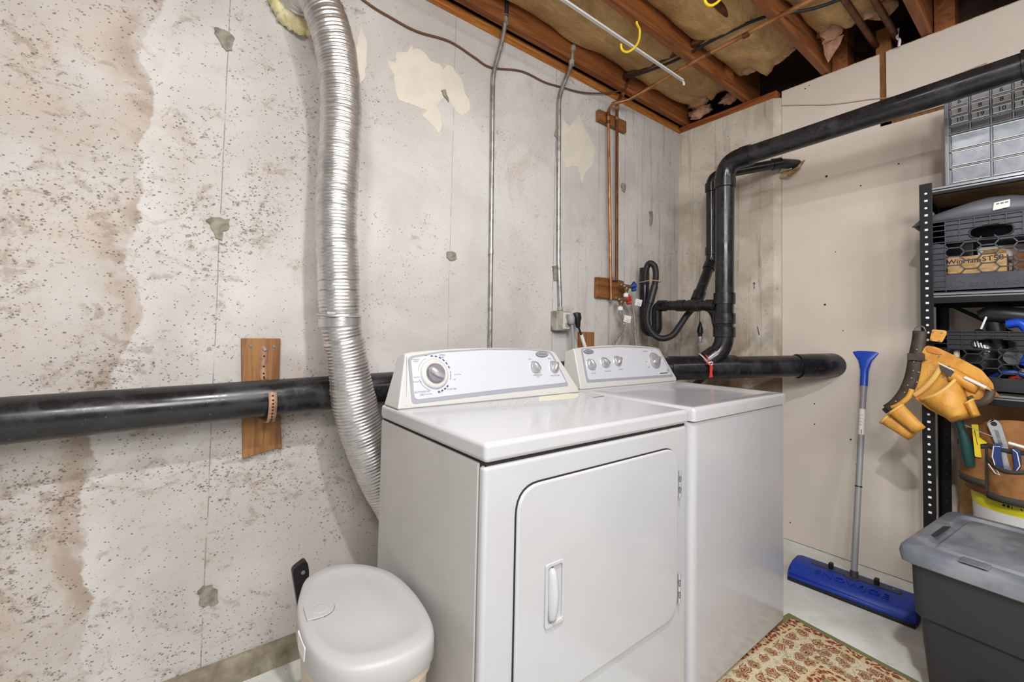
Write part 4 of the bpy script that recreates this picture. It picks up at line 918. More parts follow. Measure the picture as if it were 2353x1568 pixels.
stc = ob('round_sticker', MB().prism([tl_(.0445, .20+.055*math.cos(a), .115+.055*math.sin(a))+V((-.006-(.115+.055*math.sin(a)-.2)*-.07, 0, 0)) for a in [2*PI*k/28 for k in range(28)]], (-.002, 0, 0)), 'white', tt)
ob('sticker_print', MB().prism([tl_(.037, .20+dx_, .115+dz_)+V((-.006-(.115+dz_-.2)*-.07, 0, 0)) for dx_, dz_ in ((-.03, .03), (.02, -.02), (.035, -.02), (.03, .0), (-.015, .04))], (-.0015, 0, 0)), 'darkgrey', stc)

# ------------------------------------------------------------------ shelving unit
sh = thing('shelving_unit', 'black metal shelving unit against the drywall', 'shelf', (2.08, -.8, 0))
X0, X1, Y0, Y1 = 1.90, 2.25, -.335, -1.25
def post(x, y, sx, sy):
    w_, t_ = .038, .004
    p = ob('post', MB().prism([(x, y, 0), (x+sx*w_, y, 0), (x+sx*w_, y+sy*t_, 0), (x+sx*t_, y+sy*t_, 0), (x+sx*t_, y+sy*w_, 0), (x, y+sy*w_, 0)], (0, 0, 1.775)), 'shelf', sh, bevel=.0015)
    return p
posts = [post(X0, Y0, 1, -1), post(X1, Y0, -1, -1), post(X0, Y1, 1, 1), post(X1, Y1, -1, 1)]
kh = MB()
for p_, x, nx in ((posts[0], X0, -1), (posts[1], X1-.0385+.0, -1)):
    for q in range(56):
        z = .10+.0297*q; xx = x
        m = MB()
        if p_ is posts[1]: m.lathe([(.004, 0), (.0036, .0008)], (X1-.0385+.0345, Y0-.019, z), (-1, 0, 0), 10) if False else m.lathe([(.004, 0), (.0036, .0008)], (X1-.0041, Y0-.022, z), (-1, 0, 0), 8)
        elif q % 2: m.lathe([(.0048, 0), (.0044, .0010)], (xx, Y0-.020, z), (-1, 0, 0), 10)
        else: m.box((xx-.0010, Y0-.0255, z-.0042), (xx, Y0-.0155, z+.0042))
        if p_ is posts[0] and .45 < z < 1.78: ob('slot', m, 'rod', p_)
        elif p_ is posts[1] and z % .06 < .03: kh.add([v.copy() for v in m.v], m.f)
ob('slots', kh, 'shelfhi', posts[1], kind='stuff')
ob('post_lip', MB().box((X0-.001, Y0-.0395, .45), (X0+.002, Y0-.0375, 1.775)), 'shelfhi', posts[0])
for z in (1.752, 1.328, .945, .235):
    s0 = ob('shelf', MB().box((X0+.01, Y1+.01, z-.012), (X1-.01, Y0-.01, z-.002)), 'bench', sh)
    prof = [(-.0, 0), (-.004, -.002), (-.004, -.010), (0, -.013), (0, -.030 if z > 1.7 else -.042), (.010, -.032 if z > 1.7 else -.044), (.010, -.004)]
    ob('front_beam', MB().prism([(X0+a-.002, Y0-.040, z+b) for a, b in prof], (0, Y1+.04-Y0+.04, 0)), 'shelf', s0, bevel=.001)
    ob('beam_lip', MB().box((X0-.0075, Y0-.040, z-.0105), (X0-.005, Y1+.04, z-.0025)).box((X0-.0035, Y0-.040, z-.019), (X0-.0015, Y1+.04, z-.0135)), 'lip', s0)
    ob('rear_beam', MB().box((X1-.012, Y0-.035, z-.044), (X1-.002, Y1+.04, z)), 'shelf', s0)
    for y in (Y0-.006, Y1+.002): ob('end_beam', MB().box((X0+.006, y, z-.042), (X1-.006, y+.004, z)), 'shelf', s0)
ob('back_brace', MB().bar((X1-.006, Y0-.04, 1.30), (X1-.006, -.90, .945), (.004, 0, 0), (0, .010, .026)), 'shelf', sh)
for q, z in enumerate((.62, .41)): ob('foot_plate', MB().box((X0-.003, Y0-.04, 0), (X0+.04, Y0+.003, .006)), 'blackp', sh) if q == 0 else None

# parts organizer on top
og = thing('drawer_organizer', 'grey plastic organizer cabinet of clear drawers on top of the shelving', 'organizer', (2.08, -.6, 1.752))
oy0, oy1, oz0, oz1, oxf = -.399, -.86, 1.752, 2.19, 2.0
m = MB().box((oxf+.004, oy1, oz0), (oxf+.15, oy0, oz1)); ob('casing', m, 'orgf', og, bevel=.003)
fr_ = ob('side_rail', MB().box((oxf-.008, oy0-.014, oz0), (oxf+.006, oy0, oz1)), 'orgf', og, bevel=.003)
cols = [-.416+ -.0572*k for k in range(8)]
zr = [oz0+.008, 1.776, 1.845, 1.913, 1.982]
small = [1.985, 2.019, 2.0565, 2.094, 2.131, 2.168]
ob('side_rail', MB().box((oxf-.008, oy1, oz0), (oxf+.006, oy1+.014, oz1)), 'orgf', og, bevel=.003)
for z in [1.776, 1.845, 1.913]+small: ob('cross_rail', MB().box((oxf-.006, oy1+.014, z-.0035), (oxf+.006, oy0-.014, z+.0035)), 'orgf', og, bevel=.002)
for y in cols[1:]: ob('upright', MB().box((oxf-.005, y-.0022, 1.985), (oxf+.006, y+.0022, oz1)), 'orgf', og, bevel=.001)
for y in cols[2::2]: ob('upright', MB().box((oxf-.005, y-.0025, oz0), (oxf+.006, y+.0025, 1.98)), 'orgf', og, bevel=.001)
def drawer(ya, yb, za, zb, m, txt=None):
    d = ob('drawer', MB().box((oxf-.004, yb+.004, za+.005), (oxf+.004, ya-.004, zb-.005)), m, og, bevel=.002)
    for z0_, z1_ in ((zb-.008, zb-.005), (za+.005, za+.0075)): ob('drawer_rim', MB().box((oxf-.0065, yb+.004, z0_), (oxf-.003, ya-.004, z1_)), 'orgf' if m == 'drawerd' else 'white', d)
    if txt: text('marker_number', txt, .024, (oxf-.0048, (ya+yb)/2, (za+zb)/2), (0, -1, .0), (0, 0.25, 1), 'black', d, .0003)
nums = {(1, 0): '10', (1, 1): '19', (1, 2): '10', (1, 3): '10', (2, 0): '8', (2, 1): '8', (2, 2): '8', (2, 3): '8', (3, 0): '6', (3, 2): '6', (3, 3): 'M'}
for r_, (za, zb) in enumerate(zip(small, small[1:]+[oz1])):
    for c_ in range(7): drawer(cols[c_], cols[c_+1], za, zb, 'drawerd' if r_ == 0 else 'drawer', nums.get((r_, c_)))
for za, zb in ((1.756, 1.776), (1.776, 1.845), (1.845, 1.913), (1.913, 1.982)):
    for c_ in (0, 2, 4): drawer(cols[c_], cols[c_+2], za, zb, 'drawer')

# milk crates
def crate(label, x, y, z, W_, H_, D_, m, txt):
    t = thing('milk_crate', label, 'crate', (x+D_/2, y-W_/2, z), 'milk crates on the shelving')
    F = lambda a, h, o=0: V((x-o, y-a, z+h))
    b = MB()
    b.box((x+.004, y, z), (x+D_, y-.006, z+H_)).box((x+.004, y-W_, z), (x+D_, y-W_+.006, z+H_)).box((x+D_-.006, y, z), (x+D_, y-W_, z+H_)).box((x, y, z), (x+D_, y-W_, z+.008))
    ob('crate_shell', b, m, t)
    hb0 = H_*.245; ht = H_*.73
    ob('front_band', MB().box(F(.0, .0, -.006), F(W_, hb0, 0)), m, t, bevel=.002)
    ob('corner_panel', MB().box(F(.0, hb0, -.006), F(.042, H_, -.003)), m, t); ob('corner_panel', MB().box(F(W_-.042, hb0, -.006), F(W_, H_, -.003)), m, t)
    # top panel with an oval hand hole
    hx0, hx1, hz0, hz1 = W_*.33, W_*.67, H_*.70, H_*.875
    b = MB(); n = 32; cx_, cz_ = (hx0+hx1)/2, (hz0+hz1)/2; a_, c_ = (hx1-hx0)/2, (hz1-hz0)/2
    ins, outs = [], []
    for k in range(n):
        q = 2*PI*k/n; dx_, dz_ = math.copysign(abs(math.cos(q))**.75, math.cos(q)), math.copysign(abs(math.sin(q))**.75, math.sin(q))
        ins.append((cx_+a_*dx_, cz_+c_*dz_))
        s_ = min((W_/2-.001)/abs(dx_*a_) if abs(dx_) > 1e-3 else 1e9, ((H_-cz_) if dz_ > 0 else (cz_-ht*.93))/abs(dz_*c_) if abs(dz_) > 1e-3 else 1e9)
        outs.append((cx_+a_*dx_*s_, cz_+c_*dz_*s_))
    vs = [F(p, q, -.003) for p, q in outs]+[F(p, q, -.003) for p, q in ins]+[F(p, q, -.0065) for p, q in outs]+[F(p, q, -.0065) for p, q in ins]
    fs = []
    for k in range(n):
        l = (k+1) % n; fs += [(k, l, n+l, n+k), (2*n+k, 3*n+k, 3*n+l, 2*n+l), (n+k, n+l, 3*n+l, 3*n+k)]
    ob('top_panel', MB().add(vs, fs), m, t)
    ob('hand_hole_rim', MB().tube([F(p, q, .0) for p, q in ins], .003, 6, closed=True), m, t, smooth=60)
    rib = MB()
    for h in (1.0, .945, .875, .79, .71):
        hh = H_*h-.002
        if hz0 < hh < hz1:
            e = a_*math.sqrt(max(0, 1-((hh-cz_)/c_)**2)); segs = [(0, cx_-e), (cx_+e, W_)]
        else: segs = [(0, W_)]
        for p, q in segs: rib.box(F(p, hh-.0015, -.004), F(q, hh+.0015, .004))
    k = 0
    while k*.041+.042 < W_-.03:
        a = .042+k*.0405; hb_ = H_*.875 if hx0-.01 < a < hx1+.01 else H_*.71
        if k == 0: hb_ = 0
        rib.box(F(a-.0015, hb_, -.004), F(a+.0015, H_, .0035)); k += 1
    rib.box(F(W_-.0435, 0, -.004), F(W_-.0405, H_, .0035)).box(F(0, 0, -.004), F(.003, H_, .004)).box(F(W_-.003, 0, -.004), F(W_, H_, .004))
    q = 1
    while q*.0225 < H_*.70:
        for p0, p1 in ((0, .042), (W_-.042, W_)): rib.box(F(p0, q*.0225-.0012, -.004), F(p1, q*.0225+.0012, .0035))
        q += 1
    ob('ribs', rib, m, t, kind='stuff', label='thin moulded ribs on the crate front')
    # hexagon lattice
    hexm = MB(); seen = set(); pw, phh, tw = .0455, .0345, .0335
    for i in range(-1, 9):
        for j in range(-1, 8):
            cx2 = .066+i*pw; cz2 = hb0+.018+j*phh+(phh/2 if i % 2 else 0)
            pts = [(cx2-tw/2, cz2+phh/2), (cx2+tw/2, cz2+phh/2), (cx2+pw-tw/2, cz2), (cx2+tw/2, cz2-phh/2), (cx2-tw/2, cz2-phh/2), (cx2-pw+tw/2, cz2)]
            for p, q in zip(pts, pts[1:]+pts[:1]):
                a, c = p, q
                if a[0] > c[0]: a, c = c, a
                if c[0] <= .044 or a[0] >= W_-.044 or max(a[1], c[1]) <= hb0 or min(a[1], c[1]) >= ht: continue
                if ((a[0]-cx_)/(a_*1.02))**2+((a[1]-cz_)/(c_*1.05))**2 < 1 and ((c[0]-cx_)/(a_*1.02))**2+((c[1]-cz_)/(c_*1.05))**2 < 1: continue
                def cl(a, c):
                    if a[0] < .043: f_ = (.043-a[0])/(c[0]-a[0]); a = (.043, a[1]+(c[1]-a[1])*f_)
                    if c[0] > W_-.043: f_ = (W_-.043-a[0])/(c[0]-a[0]); c = (W_-.043, a[1]+(c[1]-a[1])*f_)
                    return a, c
                a, c = cl(a, c); a = (a[0], min(max(a[1], hb0-.002), ht+.002)); c = (c[0], min(max(c[1], hb0-.002), ht+.002))
                key = (round((a[0]+c[0])*500), round((a[1]+c[1])*500))
                if key in seen or (abs(a[0]-c[0])+abs(a[1]-c[1])) < .003: continue
                seen.add(key); hexm.bar(F(a[0], a[1], -.002), F(c[0], c[1], -.002), (.007, 0, 0), V((0, -(c[1]-a[1]), -(c[0]-a[0]))).normalized()*.0042)
    ob('hexagon_lattice', hexm, m, t, kind='stuff', label='open hexagon lattice of the crate front')
    if txt: text('raised_lettering', txt, .034, F(W_*.52, hb0*.42, .0), (0, -1, 0), (0, 0, 1), m, t, .0018, stretch=1.25)
    return t
crate('charcoal milk crate with an embossed lower band on the upper shelf', 1.915, -.366, 1.329, .33, .285, .27, 'crate', 'Dean Foods')
crate('black milk crate full of bags and cables on the middle shelf', 1.935, -.366, .9455, .33, .232, .27, 'crateb', None)
gs = thing('grey_plastic_shell', 'curved grey plastic shell with a white sticker lying across the upper crate', 'shell', (2.05, -.55, 1.614))
prof = [(-.30, .006), (-.325, .026), (-.37, .038), (-.43, .056), (-.48, .070), (-.53, .078), (-.58, .076), (-.63, .064), (-.68, .045), (-.74, .02)]
def gsf(u, v):
    i = min(int(v*(len(prof)-1)), len(prof)-2); f_ = v*(len(prof)-1)-i
    y = prof[i][0]+(prof[i+1][0]-prof[i][0])*f_; h = prof[i][1]+(prof[i+1][1]-prof[i][1])*f_
    wd = .135*math.sin(PI*min(1, .12+v*.9))**.5; a = PI*u
    x = 2.055-math.copysign(abs(math.cos(a))**.35, math.cos(a))*wd
    return V((x, y, 1.6155+h*abs(math.sin(a))**.45))
ob('shell_body', MB().grid(24, 28, gsf), 'shell', gs, smooth=70, solid=.003)
stq = [(-.536, 1.630), (-.579, 1.636), (-.580, 1.664), (-.540, 1.659)]
sk_ = ob('sticker', MB().prism(rpoly([V((1.9195, y, z)) for y, z in stq], .003), (-.0015, 0, 0)), 'white', gs)
for q in range(3): ob('sticker_print', MB().bar((1.9175, -.545-.011*q, 1.652+.001*q), (1.9175, -.553-.011*q, 1.653+.001*q), (.0008, 0, 0), (0, 0, .005)), 'ink', sk_)
cb = thing('cardboard_carton', 'open cardboard carton printed with black lettering inside the upper crate', 'box', (2.02, -.49, 1.337))
ob('carton_body', MB().box((1.975, -.405, 1.3375), (2.06, -.565, 1.475)), 'card', cb, bevel=.002)
ob('carton_flap', MB().prism([(1.973, -.50, 1.475), (1.973, -.565, 1.475), (1.955, -.56, 1.492), (1.955, -.51, 1.488)], (.002, 0, .002)), 'card', cb)
text('carton_print', 'WinHam', .026, (1.974, -.452, 1.455), (0, -1, 0), (0, 0, 1), 'black', cb, .0004)
text('carton_print', 'ST58', .028, (1.974, -.530, 1.458), (0, -1, .04), (0, 0, 1), 'black', cb, .0004)
ob('small_carton', MB().box((1.985, -.58, 1.3375), (2.09, -.66, 1.475)), 'cardd', bevel=.002, label='plain brown carton beside the printed carton in the upper crate', cat='box')
ob('black_case', MB().box((2.075, -.375, 1.3375), (2.17, -.47, 1.545)), 'blackp', bevel=.004, label='black box standing in the back corner of the upper crate', cat='case')
wb = thing('white_parts_box', 'white lidded plastic box at the back of the upper crate', 'box', (2.13, -.56, 1.3375))
ob('box_body', MB().box((2.075, -.48, 1.3375), (2.17, -.66, 1.505)), 'white', wb, bevel=.004); ob('box_lid', MB().box((2.07, -.478, 1.505), (2.175, -.664, 1.518)), 'white', wb, bevel=.003)
rc = ob('ribbed_canister', MB().lathe([(.03, 0)]+[(.034-.002*(k % 2), .006+.005*k) for k in range(10)]+[(.03, .06)], (1.958, -.53, 1.3375), (0, 0, 1), 20), 'darkgrey', smooth=40, label='low ribbed dark canister in front of the printed carton', cat='canister')

# middle crate contents
bw = thing('blower_tool', 'black blower with a blue curved handle lying in the middle crate', 'power tool', (2.0, -.56, .955))
ob('motor_housing', MB().tube([(1.985, -.495, 1.235), (1.98, -.52, 1.245), (1.985, -.60, 1.235), (1.99, -.70, 1.22)], lambda i: [.024, .034, .030, .026][i], 18), 'blackp', bw, smooth=50)
ob('nozzle', MB().tube(cat([(1.995, -.525, 1.23), (2.0, -.535, 1.15), (2.01, -.545, 1.05), (2.015, -.55, .962)], 5), lambda i: .026+.0012*(i % 2), 16), 'blackp', bw, smooth=50)
ob('loop_handle', MB().tube(cat([(1.97, -.565, 1.205), (1.962, -.595, 1.208), (1.958, -.615, 1.18), (1.96, -.622, 1.13), (1.965, -.615, 1.085), (1.975, -.60, 1.06)], 6), .017, 12), 'bluep', bw, smooth=60)
ob('pull_cord', MB().tube(cat([(1.955, -.512, 1.232), (1.951, -.507, 1.215), (1.948, -.498, 1.185)], 5), .0035, 8), 'rod', bw, smooth=60)
bgm = MB()
blob(bgm, (2.03, -.49, 1.075), (.07, .07, .095), 14, 20, .45, 3)
for v in bgm.v: v += V(noise.noise_vector(v*25))*.008
pb = ob('plastic_bag', bgm, 'bag', smooth=70, label='crumpled black plastic bag with white printing in the middle crate', cat='bag')
for k, (y, z, l) in enumerate(((-.468, 1.135, .012), (-.479, 1.131, .014), (-.489, 1.125, .014), (-.498, 1.118, .014), (-.507, 1.112, .012), (-.515, 1.106, .009), (-.45, 1.128, .008), (-.457, 1.118, .008))):
    ob('bag_print', MB().tube([(1.957, y+.003, z+l), (1.955, y-.003, z-l)], .003, 6), 'white', pb, smooth=60)
ob('caulk_block', MB().lathe([(.010, .0), (.010, .05), (.008, .055), (.012, .07), (.011, .10)], (1.968, -.428, 1.05), (0, 0, 1), 10), 'offw', smooth=40, label='small cream tube at the left corner of the middle crate', cat='tube')
random.seed(21)
for lab, mt, pts in (('red coiled cable at the bottom of the middle crate', 'red', [(1.97, -.55, .975), (1.965, -.59, .985), (1.97, -.63, .975), (1.99, -.64, .975), (1.98, -.60, .998), (1.975, -.57, 1.0), (1.97, -.60, 1.015), (1.98, -.64, 1.01)]),
                     ('blue coiled cable lying over the red one in the middle crate', 'cblue', [(1.985, -.52, 1.0), (1.96, -.55, 1.02), (1.958, -.585, 1.025), (1.965, -.62, 1.01), (1.98, -.65, 1.0)]),
                     ('white cord curling over the red cable in the middle crate', 'white', [(1.96, -.595, 1.035), (1.955, -.615, 1.03), (1.958, -.635, 1.01), (1.965, -.65, .99)])):
    ob('coiled_cable', MB().tube(cat(pts, 6), .010 if mt != 'white' else .006, 10), mt, smooth=60, label=lab, cat='cable')
ob('tape_roll', MB().lathe([(.02, -.012), (.03, -.012), (.03, .012), (.02, .012)], (1.965, -.578, 1.085), (1, .3, .3), 20), 'shell', smooth=40, label='small grey roll leaning inside the middle crate', cat='roll')

# pail with a canvas tool organizer around it
pl = thing('plastic_pail', 'white pail with a yellow printed band under the canvas tool organizer', 'pail', (2.07, -.60, .236))
ob('pail_body', MB().lathe([(.125, 0), (.13, .005), (.145, .36), (.152, .365), (.152, .38), (.14, .385)], (2.075, -.595, .2365), (0, 0, 1), 40), 'pail', pl, smooth=40)
ob('printed_band', MB().lathe([(.1415, .27), (.1425, .275), (.1452, .325), (.1440, .328)], (2.075, -.595, .2365), (0, 0, 1), 40), 'paily', pl, smooth=30)
for q in range(9): ob('pail_print', MB().bar((1.9305+.0012*abs(q-5), -.545-q*.011, .538), (1.9305+.0012*abs(q-5), -.552-q*.011, .538), (.0008, 0, 0), (0, 0, .007+.002*(q % 3))), 'black', pl)
cn = thing('canvas_tool_organizer', 'tan canvas pocket organizer with dark trim wrapped round the pail', 'tool organizer', (2.07, -.60, .56))
C = V((2.075, -.595, 0))
def cyl(a, z, r): return C+V((-math.cos(a)*r, math.sin(a)*r, z))
def pocket(a0, a1, z0, z1, r, bulge, dip, name='pocket', m='canvas'):
    def fn(u, v):
        a = a0+(a1-a0)*u; zt2 = z1-dip*math.sin(PI*u); return cyl(a, z0+(zt2-z0)*v, r+bulge*math.sin(PI*u)*(.5+.5*v)+.004*noise.noise(V((a*6, v*4, z0*9))))
    p = ob(name, MB().grid(16, 8, fn), m, cn, smooth=60, solid=.003)
    def fr2(u, v): a = a0+(a1-a0)*u; return cyl(a, z1-dip*math.sin(PI*u)-.006+.014*v, r+.003+bulge*math.sin(PI*u))
    ob('pocket_trim', MB().grid(16, 2, fr2), 'canvast', p, solid=.004, smooth=60)
    def fr3(u, v): a = a0+(a1-a0)*u; return cyl(a, z0-.004+.026*v, r+.004+bulge*math.sin(PI*u)*.5)
    ob('pocket_trim', MB().grid(16, 2, fr3), 'canvast', p, solid=.004, smooth=60)
    return p
ob('back_wrap', MB().grid(40, 6, lambda u, v: cyl(-1.9+3.8*u, .56+(.20+.095*math.sin(PI*u)**2)*v, .158)), 'canvas', cn, smooth=60, solid=.004)
pocket(1.45, .55, .595, .742, .168, .016, .012)
pocket(.52, -.25, .560, .705, .170, .035, .030)
pocket(-.28, -1.2, .560, .735, .168, .02, .012)
pocket(.60, -.30, .61, .748, .162, .012, .005)
for a in (.535, -.265): ob('pocket_trim', MB().tube([cyl(a, .56, .17), cyl(a, .75, .168)], .006, 6), 'canvast', cn)
ob('woven_label', MB().prism([cyl(-.10, .79, .1605), cyl(-.42, .79, .1605), cyl(-.42, .815, .1605), cyl(-.10, .815, .1605)], (-.003, 0, 0)), 'canvast', cn)
def tool(name, label, cat_, loc, parts):
    t = thing(name, label, cat_, loc)
    for n_, mb, m, kw in parts: ob(n_, mb, m, t, **kw)
    return t
S = dict(smooth=50)
tool('adjustable_wrench', 'steel adjustable wrench standing in a pocket of the canvas organizer', 'wrench', (1.912, -.55, .62), [
 ('wrench_bar', MB().prism(rpoly([V((1.905, y, z)) for y, z in ((-.512, .835), (-.522, .85), (-.538, .85), (-.548, .835), (-.565, .755), (-.578, .64), (-.552, .64), (-.535, .755))], .008, 4), (.008, 0, 0)), 'chrome', dict(bevel=.002)),
 ('hang_hole', MB().lathe([(.0085, 0), (.008, .001)], (1.905, -.530, .835), (-1, 0, 0), 14), 'gap', {}),
 ('web_recess', MB().prism([(1.905, y, z) for y, z in ((-.530, .815), (-.541, .812), (-.553, .755), (-.543, .757))], (-.0006, 0, 0)), 'chromed', {})])
tool('locking_pliers', 'navy-handled pliers spread open in the canvas organizer pocket', 'pliers', (1.895, -.55, .62), [
 ('handle', MB().prism(rpoly([V((1.886, y, z)) for y, z in ((-.527, .765), (-.548, .768), (-.549, .72), (-.556, .66), (-.545, .645), (-.532, .68), (-.525, .72))], .005, 4), (.012, 0, 0)), 'gripb', dict(bevel=.003)),
 ('handle', MB().prism(rpoly([V((1.886, y, z)) for y, z in ((-.572, .755), (-.582, .762), (-.594, .752), (-.596, .70), (-.588, .68), (-.586, .645), (-.572, .645), (-.578, .70))], .005, 4), (.012, 0, 0)), 'gripb', dict(bevel=.003)),
 ('pivot', MB().lathe([(.012, 0), (.012, .008)], (1.90, -.565, .63), (-1, 0, 0), 14), 'chrome', S),
 ('handle_edge', MB().tube([(1.8855, y, z) for y, z in ((-.546, .758), (-.530, .757), (-.526, .718), (-.534, .682), (-.544, .655), (-.532, .66), (-.516, .69))], .0016, 6), 'white', S),
 ('handle_edge', MB().tube([(1.8855, y, z) for y, z in ((-.576, .755), (-.586, .745), (-.592, .70), (-.584, .682), (-.576, .65))], .0016, 6), 'white', S)])
tool('green_handled_tool', 'dark green tool handle standing in the left canvas pocket', 'hand tool', (1.94, -.45, .66), [
 ('handle', MB().tube(cat([(1.945, -.462, .66), (1.937, -.452, .745), (1.932, -.44, .805), (1.932, -.43, .838)], 5), lambda i: .016+.003*math.sin(i*.5), 12), 'gripg', S),
 ('handle_cap', MB().lathe([(.015, 0), (.016, .01), (.008, .02)], (1.932, -.428, .836), (0, .4, 1), 12), 'blackp', S)])
tool('yellow_handled_tool', 'bright yellow tool handle beside the green one in the canvas pocket', 'hand tool', (1.93, -.48, .66), [
 ('handle', MB().prism(rpoly([V((1.926, y, z)) for y, z in ((-.470, .82), (-.488, .822), (-.490, .775), (-.512, .757), (-.492, .75), (-.496, .70), (-.478, .70), (-.474, .77))], .004, 3), (.014, 0, 0)), 'gripy', dict(bevel=.003)),
 ('slot', MB().bar((1.9255, -.478, .80), (1.9255, -.486, .745), (.001, 0, 0), (0, .0015, 0)), 'gap', {})])
tool('thin_probe_rod', 'thin steel rod with a white grip lying across the canvas organizer', 'rod', (1.88, -.53, .78), [
 ('rod_shaft', MB().tube([(1.905, -.455, .818), (1.892, -.50, .80), (1.88, -.565, .778)], .0015, 6), 'chrome', S),
 ('rod_grip', MB().tube([(1.879, -.567, .777), (1.872, -.64, .762)], .0055, 10), 'white', S)])
ob('wooden_panel', MB().box((2.222, -.40, .2345), (2.232, -1.1, .89)), 'card', bevel=.001, label='tan board standing behind the canvas tool organizer', cat='panel')
ob('dark_red_handle', MB().tube([(2.18, -.392, .90), (2.19, -.398, .79)], .013, 10), mat('dark_red_plastic', (84, 30, 26), .5), smooth=50, label='dark red handle hanging behind the shelving post', cat='handle')

# leather tool belt hung on the shelving post
tb = thing('tool_belt', 'tan leather tool belt with pouches hung on the black shelving post', 'tool belt', (1.87, -.36, .74))
BX = 1.872
def strip(name, pts, wid, m, parent, th=.004, n=6):
    Pp = cat(pts, n); L_ = len(Pp)
    def fn(u, v):
        i = round(v*(L_-1)); t = (Pp[min(i+1, L_-1)]-Pp[max(i-1, 0)]).normalized(); sd_ = V((-1, 0, 0)).cross(t).normalized()
        return Pp[i]+sd_*(u-.5)*wid
    return ob(name, MB().grid(3, L_, fn), m, parent, solid=th, smooth=60)
bs = strip('belt_strap', [(1.885, -.335, 1.175), (1.878, -.332, 1.13), (1.868, -.322, 1.06), (1.866, -.312, .99), (1.866, -.292, .925), (1.868, -.262, .873), (1.87, -.235, .845)], .044, 'leatherd', tb, .005)
for q, (y, z) in enumerate(((-.329, 1.10), (-.320, 1.05), (-.318, 1.015), (-.333, 1.01), (-.312, .985), (-.328, .97), (-.300, .955), (-.290, .925), (-.262, .885))): ob('rivet', MB().lathe([(.0042, 0), (.003, .0025)], (1.862, y, z), (-1, 0, 0), 8), 'rivet', bs)
ob('belt_loop', MB().box((1.855, -.352, 1.055), (1.866, -.300, 1.085)), 'leatherd', tb, bevel=.003)
ob('buckle', MB().tube([(1.885, -.335+.016*math.cos(a), 1.175+.02*math.sin(a)) for a in [2*PI*k/16 for k in range(16)]], .003, 6, closed=True), 'chromed', tb, smooth=60)
def lp(name, pts, x, th, m, parent, r=.006, bev=.0015): return ob(name, MB().prism(rpoly([V((x, y, z)) for y, z in pts], r, 4), (th, 0, 0)), m, parent, bevel=bev)
tab = lp('top_tab', [(-.374, 1.182), (-.414, 1.177), (-.416, 1.165), (-.402, 1.130), (-.366, 1.137)], BX-.012, .004, 'leather', tb)
bk = lp('pouch_back', [(-.355, 1.118), (-.385, 1.112), (-.430, 1.085), (-.505, 1.033), (-.533, .985), (-.536, .955), (-.50, .92), (-.478, .853), (-.428, .828), (-.36, .865), (-.318, .905), (-.312, .94), (-.332, 1.04), (-.345, 1.10)], BX-.003, .004, 'leather', tb, .01)
ob('leather_sleeve', MB().tube(cat([(BX-.004, -.312, .94), (BX-.006, -.30, .905), (BX-.004, -.268, .868), (BX+.002, -.248, .858)], 5), .010, 8), 'leather', tb, smooth=60)
strip('pouch_binding', [(BX-.016, -.398, 1.035), (BX-.022, -.378, .99), (BX-.018, -.348, .945), (BX-.010, -.318, .915)], .016, 'leathere', tb, .005)
lp('leather_top_strip', [(-.356, 1.108), (-.384, 1.103), (-.402, 1.085), (-.392, 1.082), (-.36, 1.092)], BX-.008, .005, mat('russet_leather', (196, 120, 40), .5), tb, .003)
def pouch(name, q4, dep, m, top_dip=.0, x=BX-.004):
    """q4: corners (y,z) of the mouth-left, mouth-right, bottom-right, bottom-left; bulges towards the room"""
    a, b, c, d = [V((0, y, z)) for y, z in q4]
    def fn(u, v):
        t = a.lerp(b, u); bt_ = d.lerp(c, u); p = t.lerp(bt_, v); k = math.sin(PI*u)**.55
        w_ = (.85+.25*math.sin(PI*min(1, v*1.1))) if v < .75 else 1.08*(1-((v-.75)/.25)**2*.9)
        p.x = x-dep*k*w_; p.z += -top_dip*math.sin(PI*u)*(1-v)
        return p+V((0, 0, .003*noise.noise(p*30)))
    return ob(name, MB().grid(18, 16, fn), m, tb, smooth=70, solid=.003), fn
pm, pf = pouch('large_pouch', ((-.338, .905), (-.445, 1.0), (-.488, .862), (-.424, .826)), .055, 'leather', .02)
rim = [pf(u/17, 0) for u in range(18)]
ob('pouch_rim', MB().tube(rim, .0065, 8), 'leathere', pm, smooth=60)
pm2, pf2 = pouch('side_pocket', ((-.462, .905), (-.486, .925), (-.502, .868), (-.482, .858)), .026, 'leather', 0, BX-.03)
ob('pouch_rim', MB().tube([pf2(u/17, 0) for u in range(18)], .004, 8), 'leathere', pm2, smooth=60)
pm3, pf3 = pouch('tool_pocket', ((-.43, 1.035), (-.415, .985), (-.488, .945), (-.507, .985)), .022, 'leather', 0, BX-.006)
hl = strip('hammer_loop', [(BX-.012, -.470, .930), (BX-.02, -.482, .912), (BX-.024, -.503, .912), (BX-.024, -.522, .932), (BX-.012, -.528, .965)], .026, 'leatherd', tb, .004)
ob('russet_tag', MB().prism([(BX+.004, -.528, .975), (BX+.004, -.546, .945), (BX+.006, -.536, .935), (BX+.006, -.524, .94)], (.004, 0, 0)), mat('russet_tag_leather', (180, 96, 44), .5), tb)
for y, z in ((-.376, 1.17), (-.402, 1.168), (-.371, 1.142), (-.394, 1.136), (-.36, 1.10), (-.392, 1.075), (-.355, 1.06), (-.328, .99), (-.388, 1.0), (-.402, .998), (-.325, .955), (-.42, 1.04), (-.436, 1.025)):
    ob('rivet', MB().lathe([(.0042, 0), (.003, .003)], (BX-.0125 if z > 1.13 else BX-.004, y, z), (-1, 0, 0), 8), 'rivet', tb)
ov = ob('stamped_oval', MB().tube([(BX-.0045, -.372+.012*math.cos(a)-.004*math.sin(a), 1.02+.026*math.sin(a)) for a in [2*PI*k/24 for k in range(24)]], .0012, 5, closed=True), 'leathere', tb)
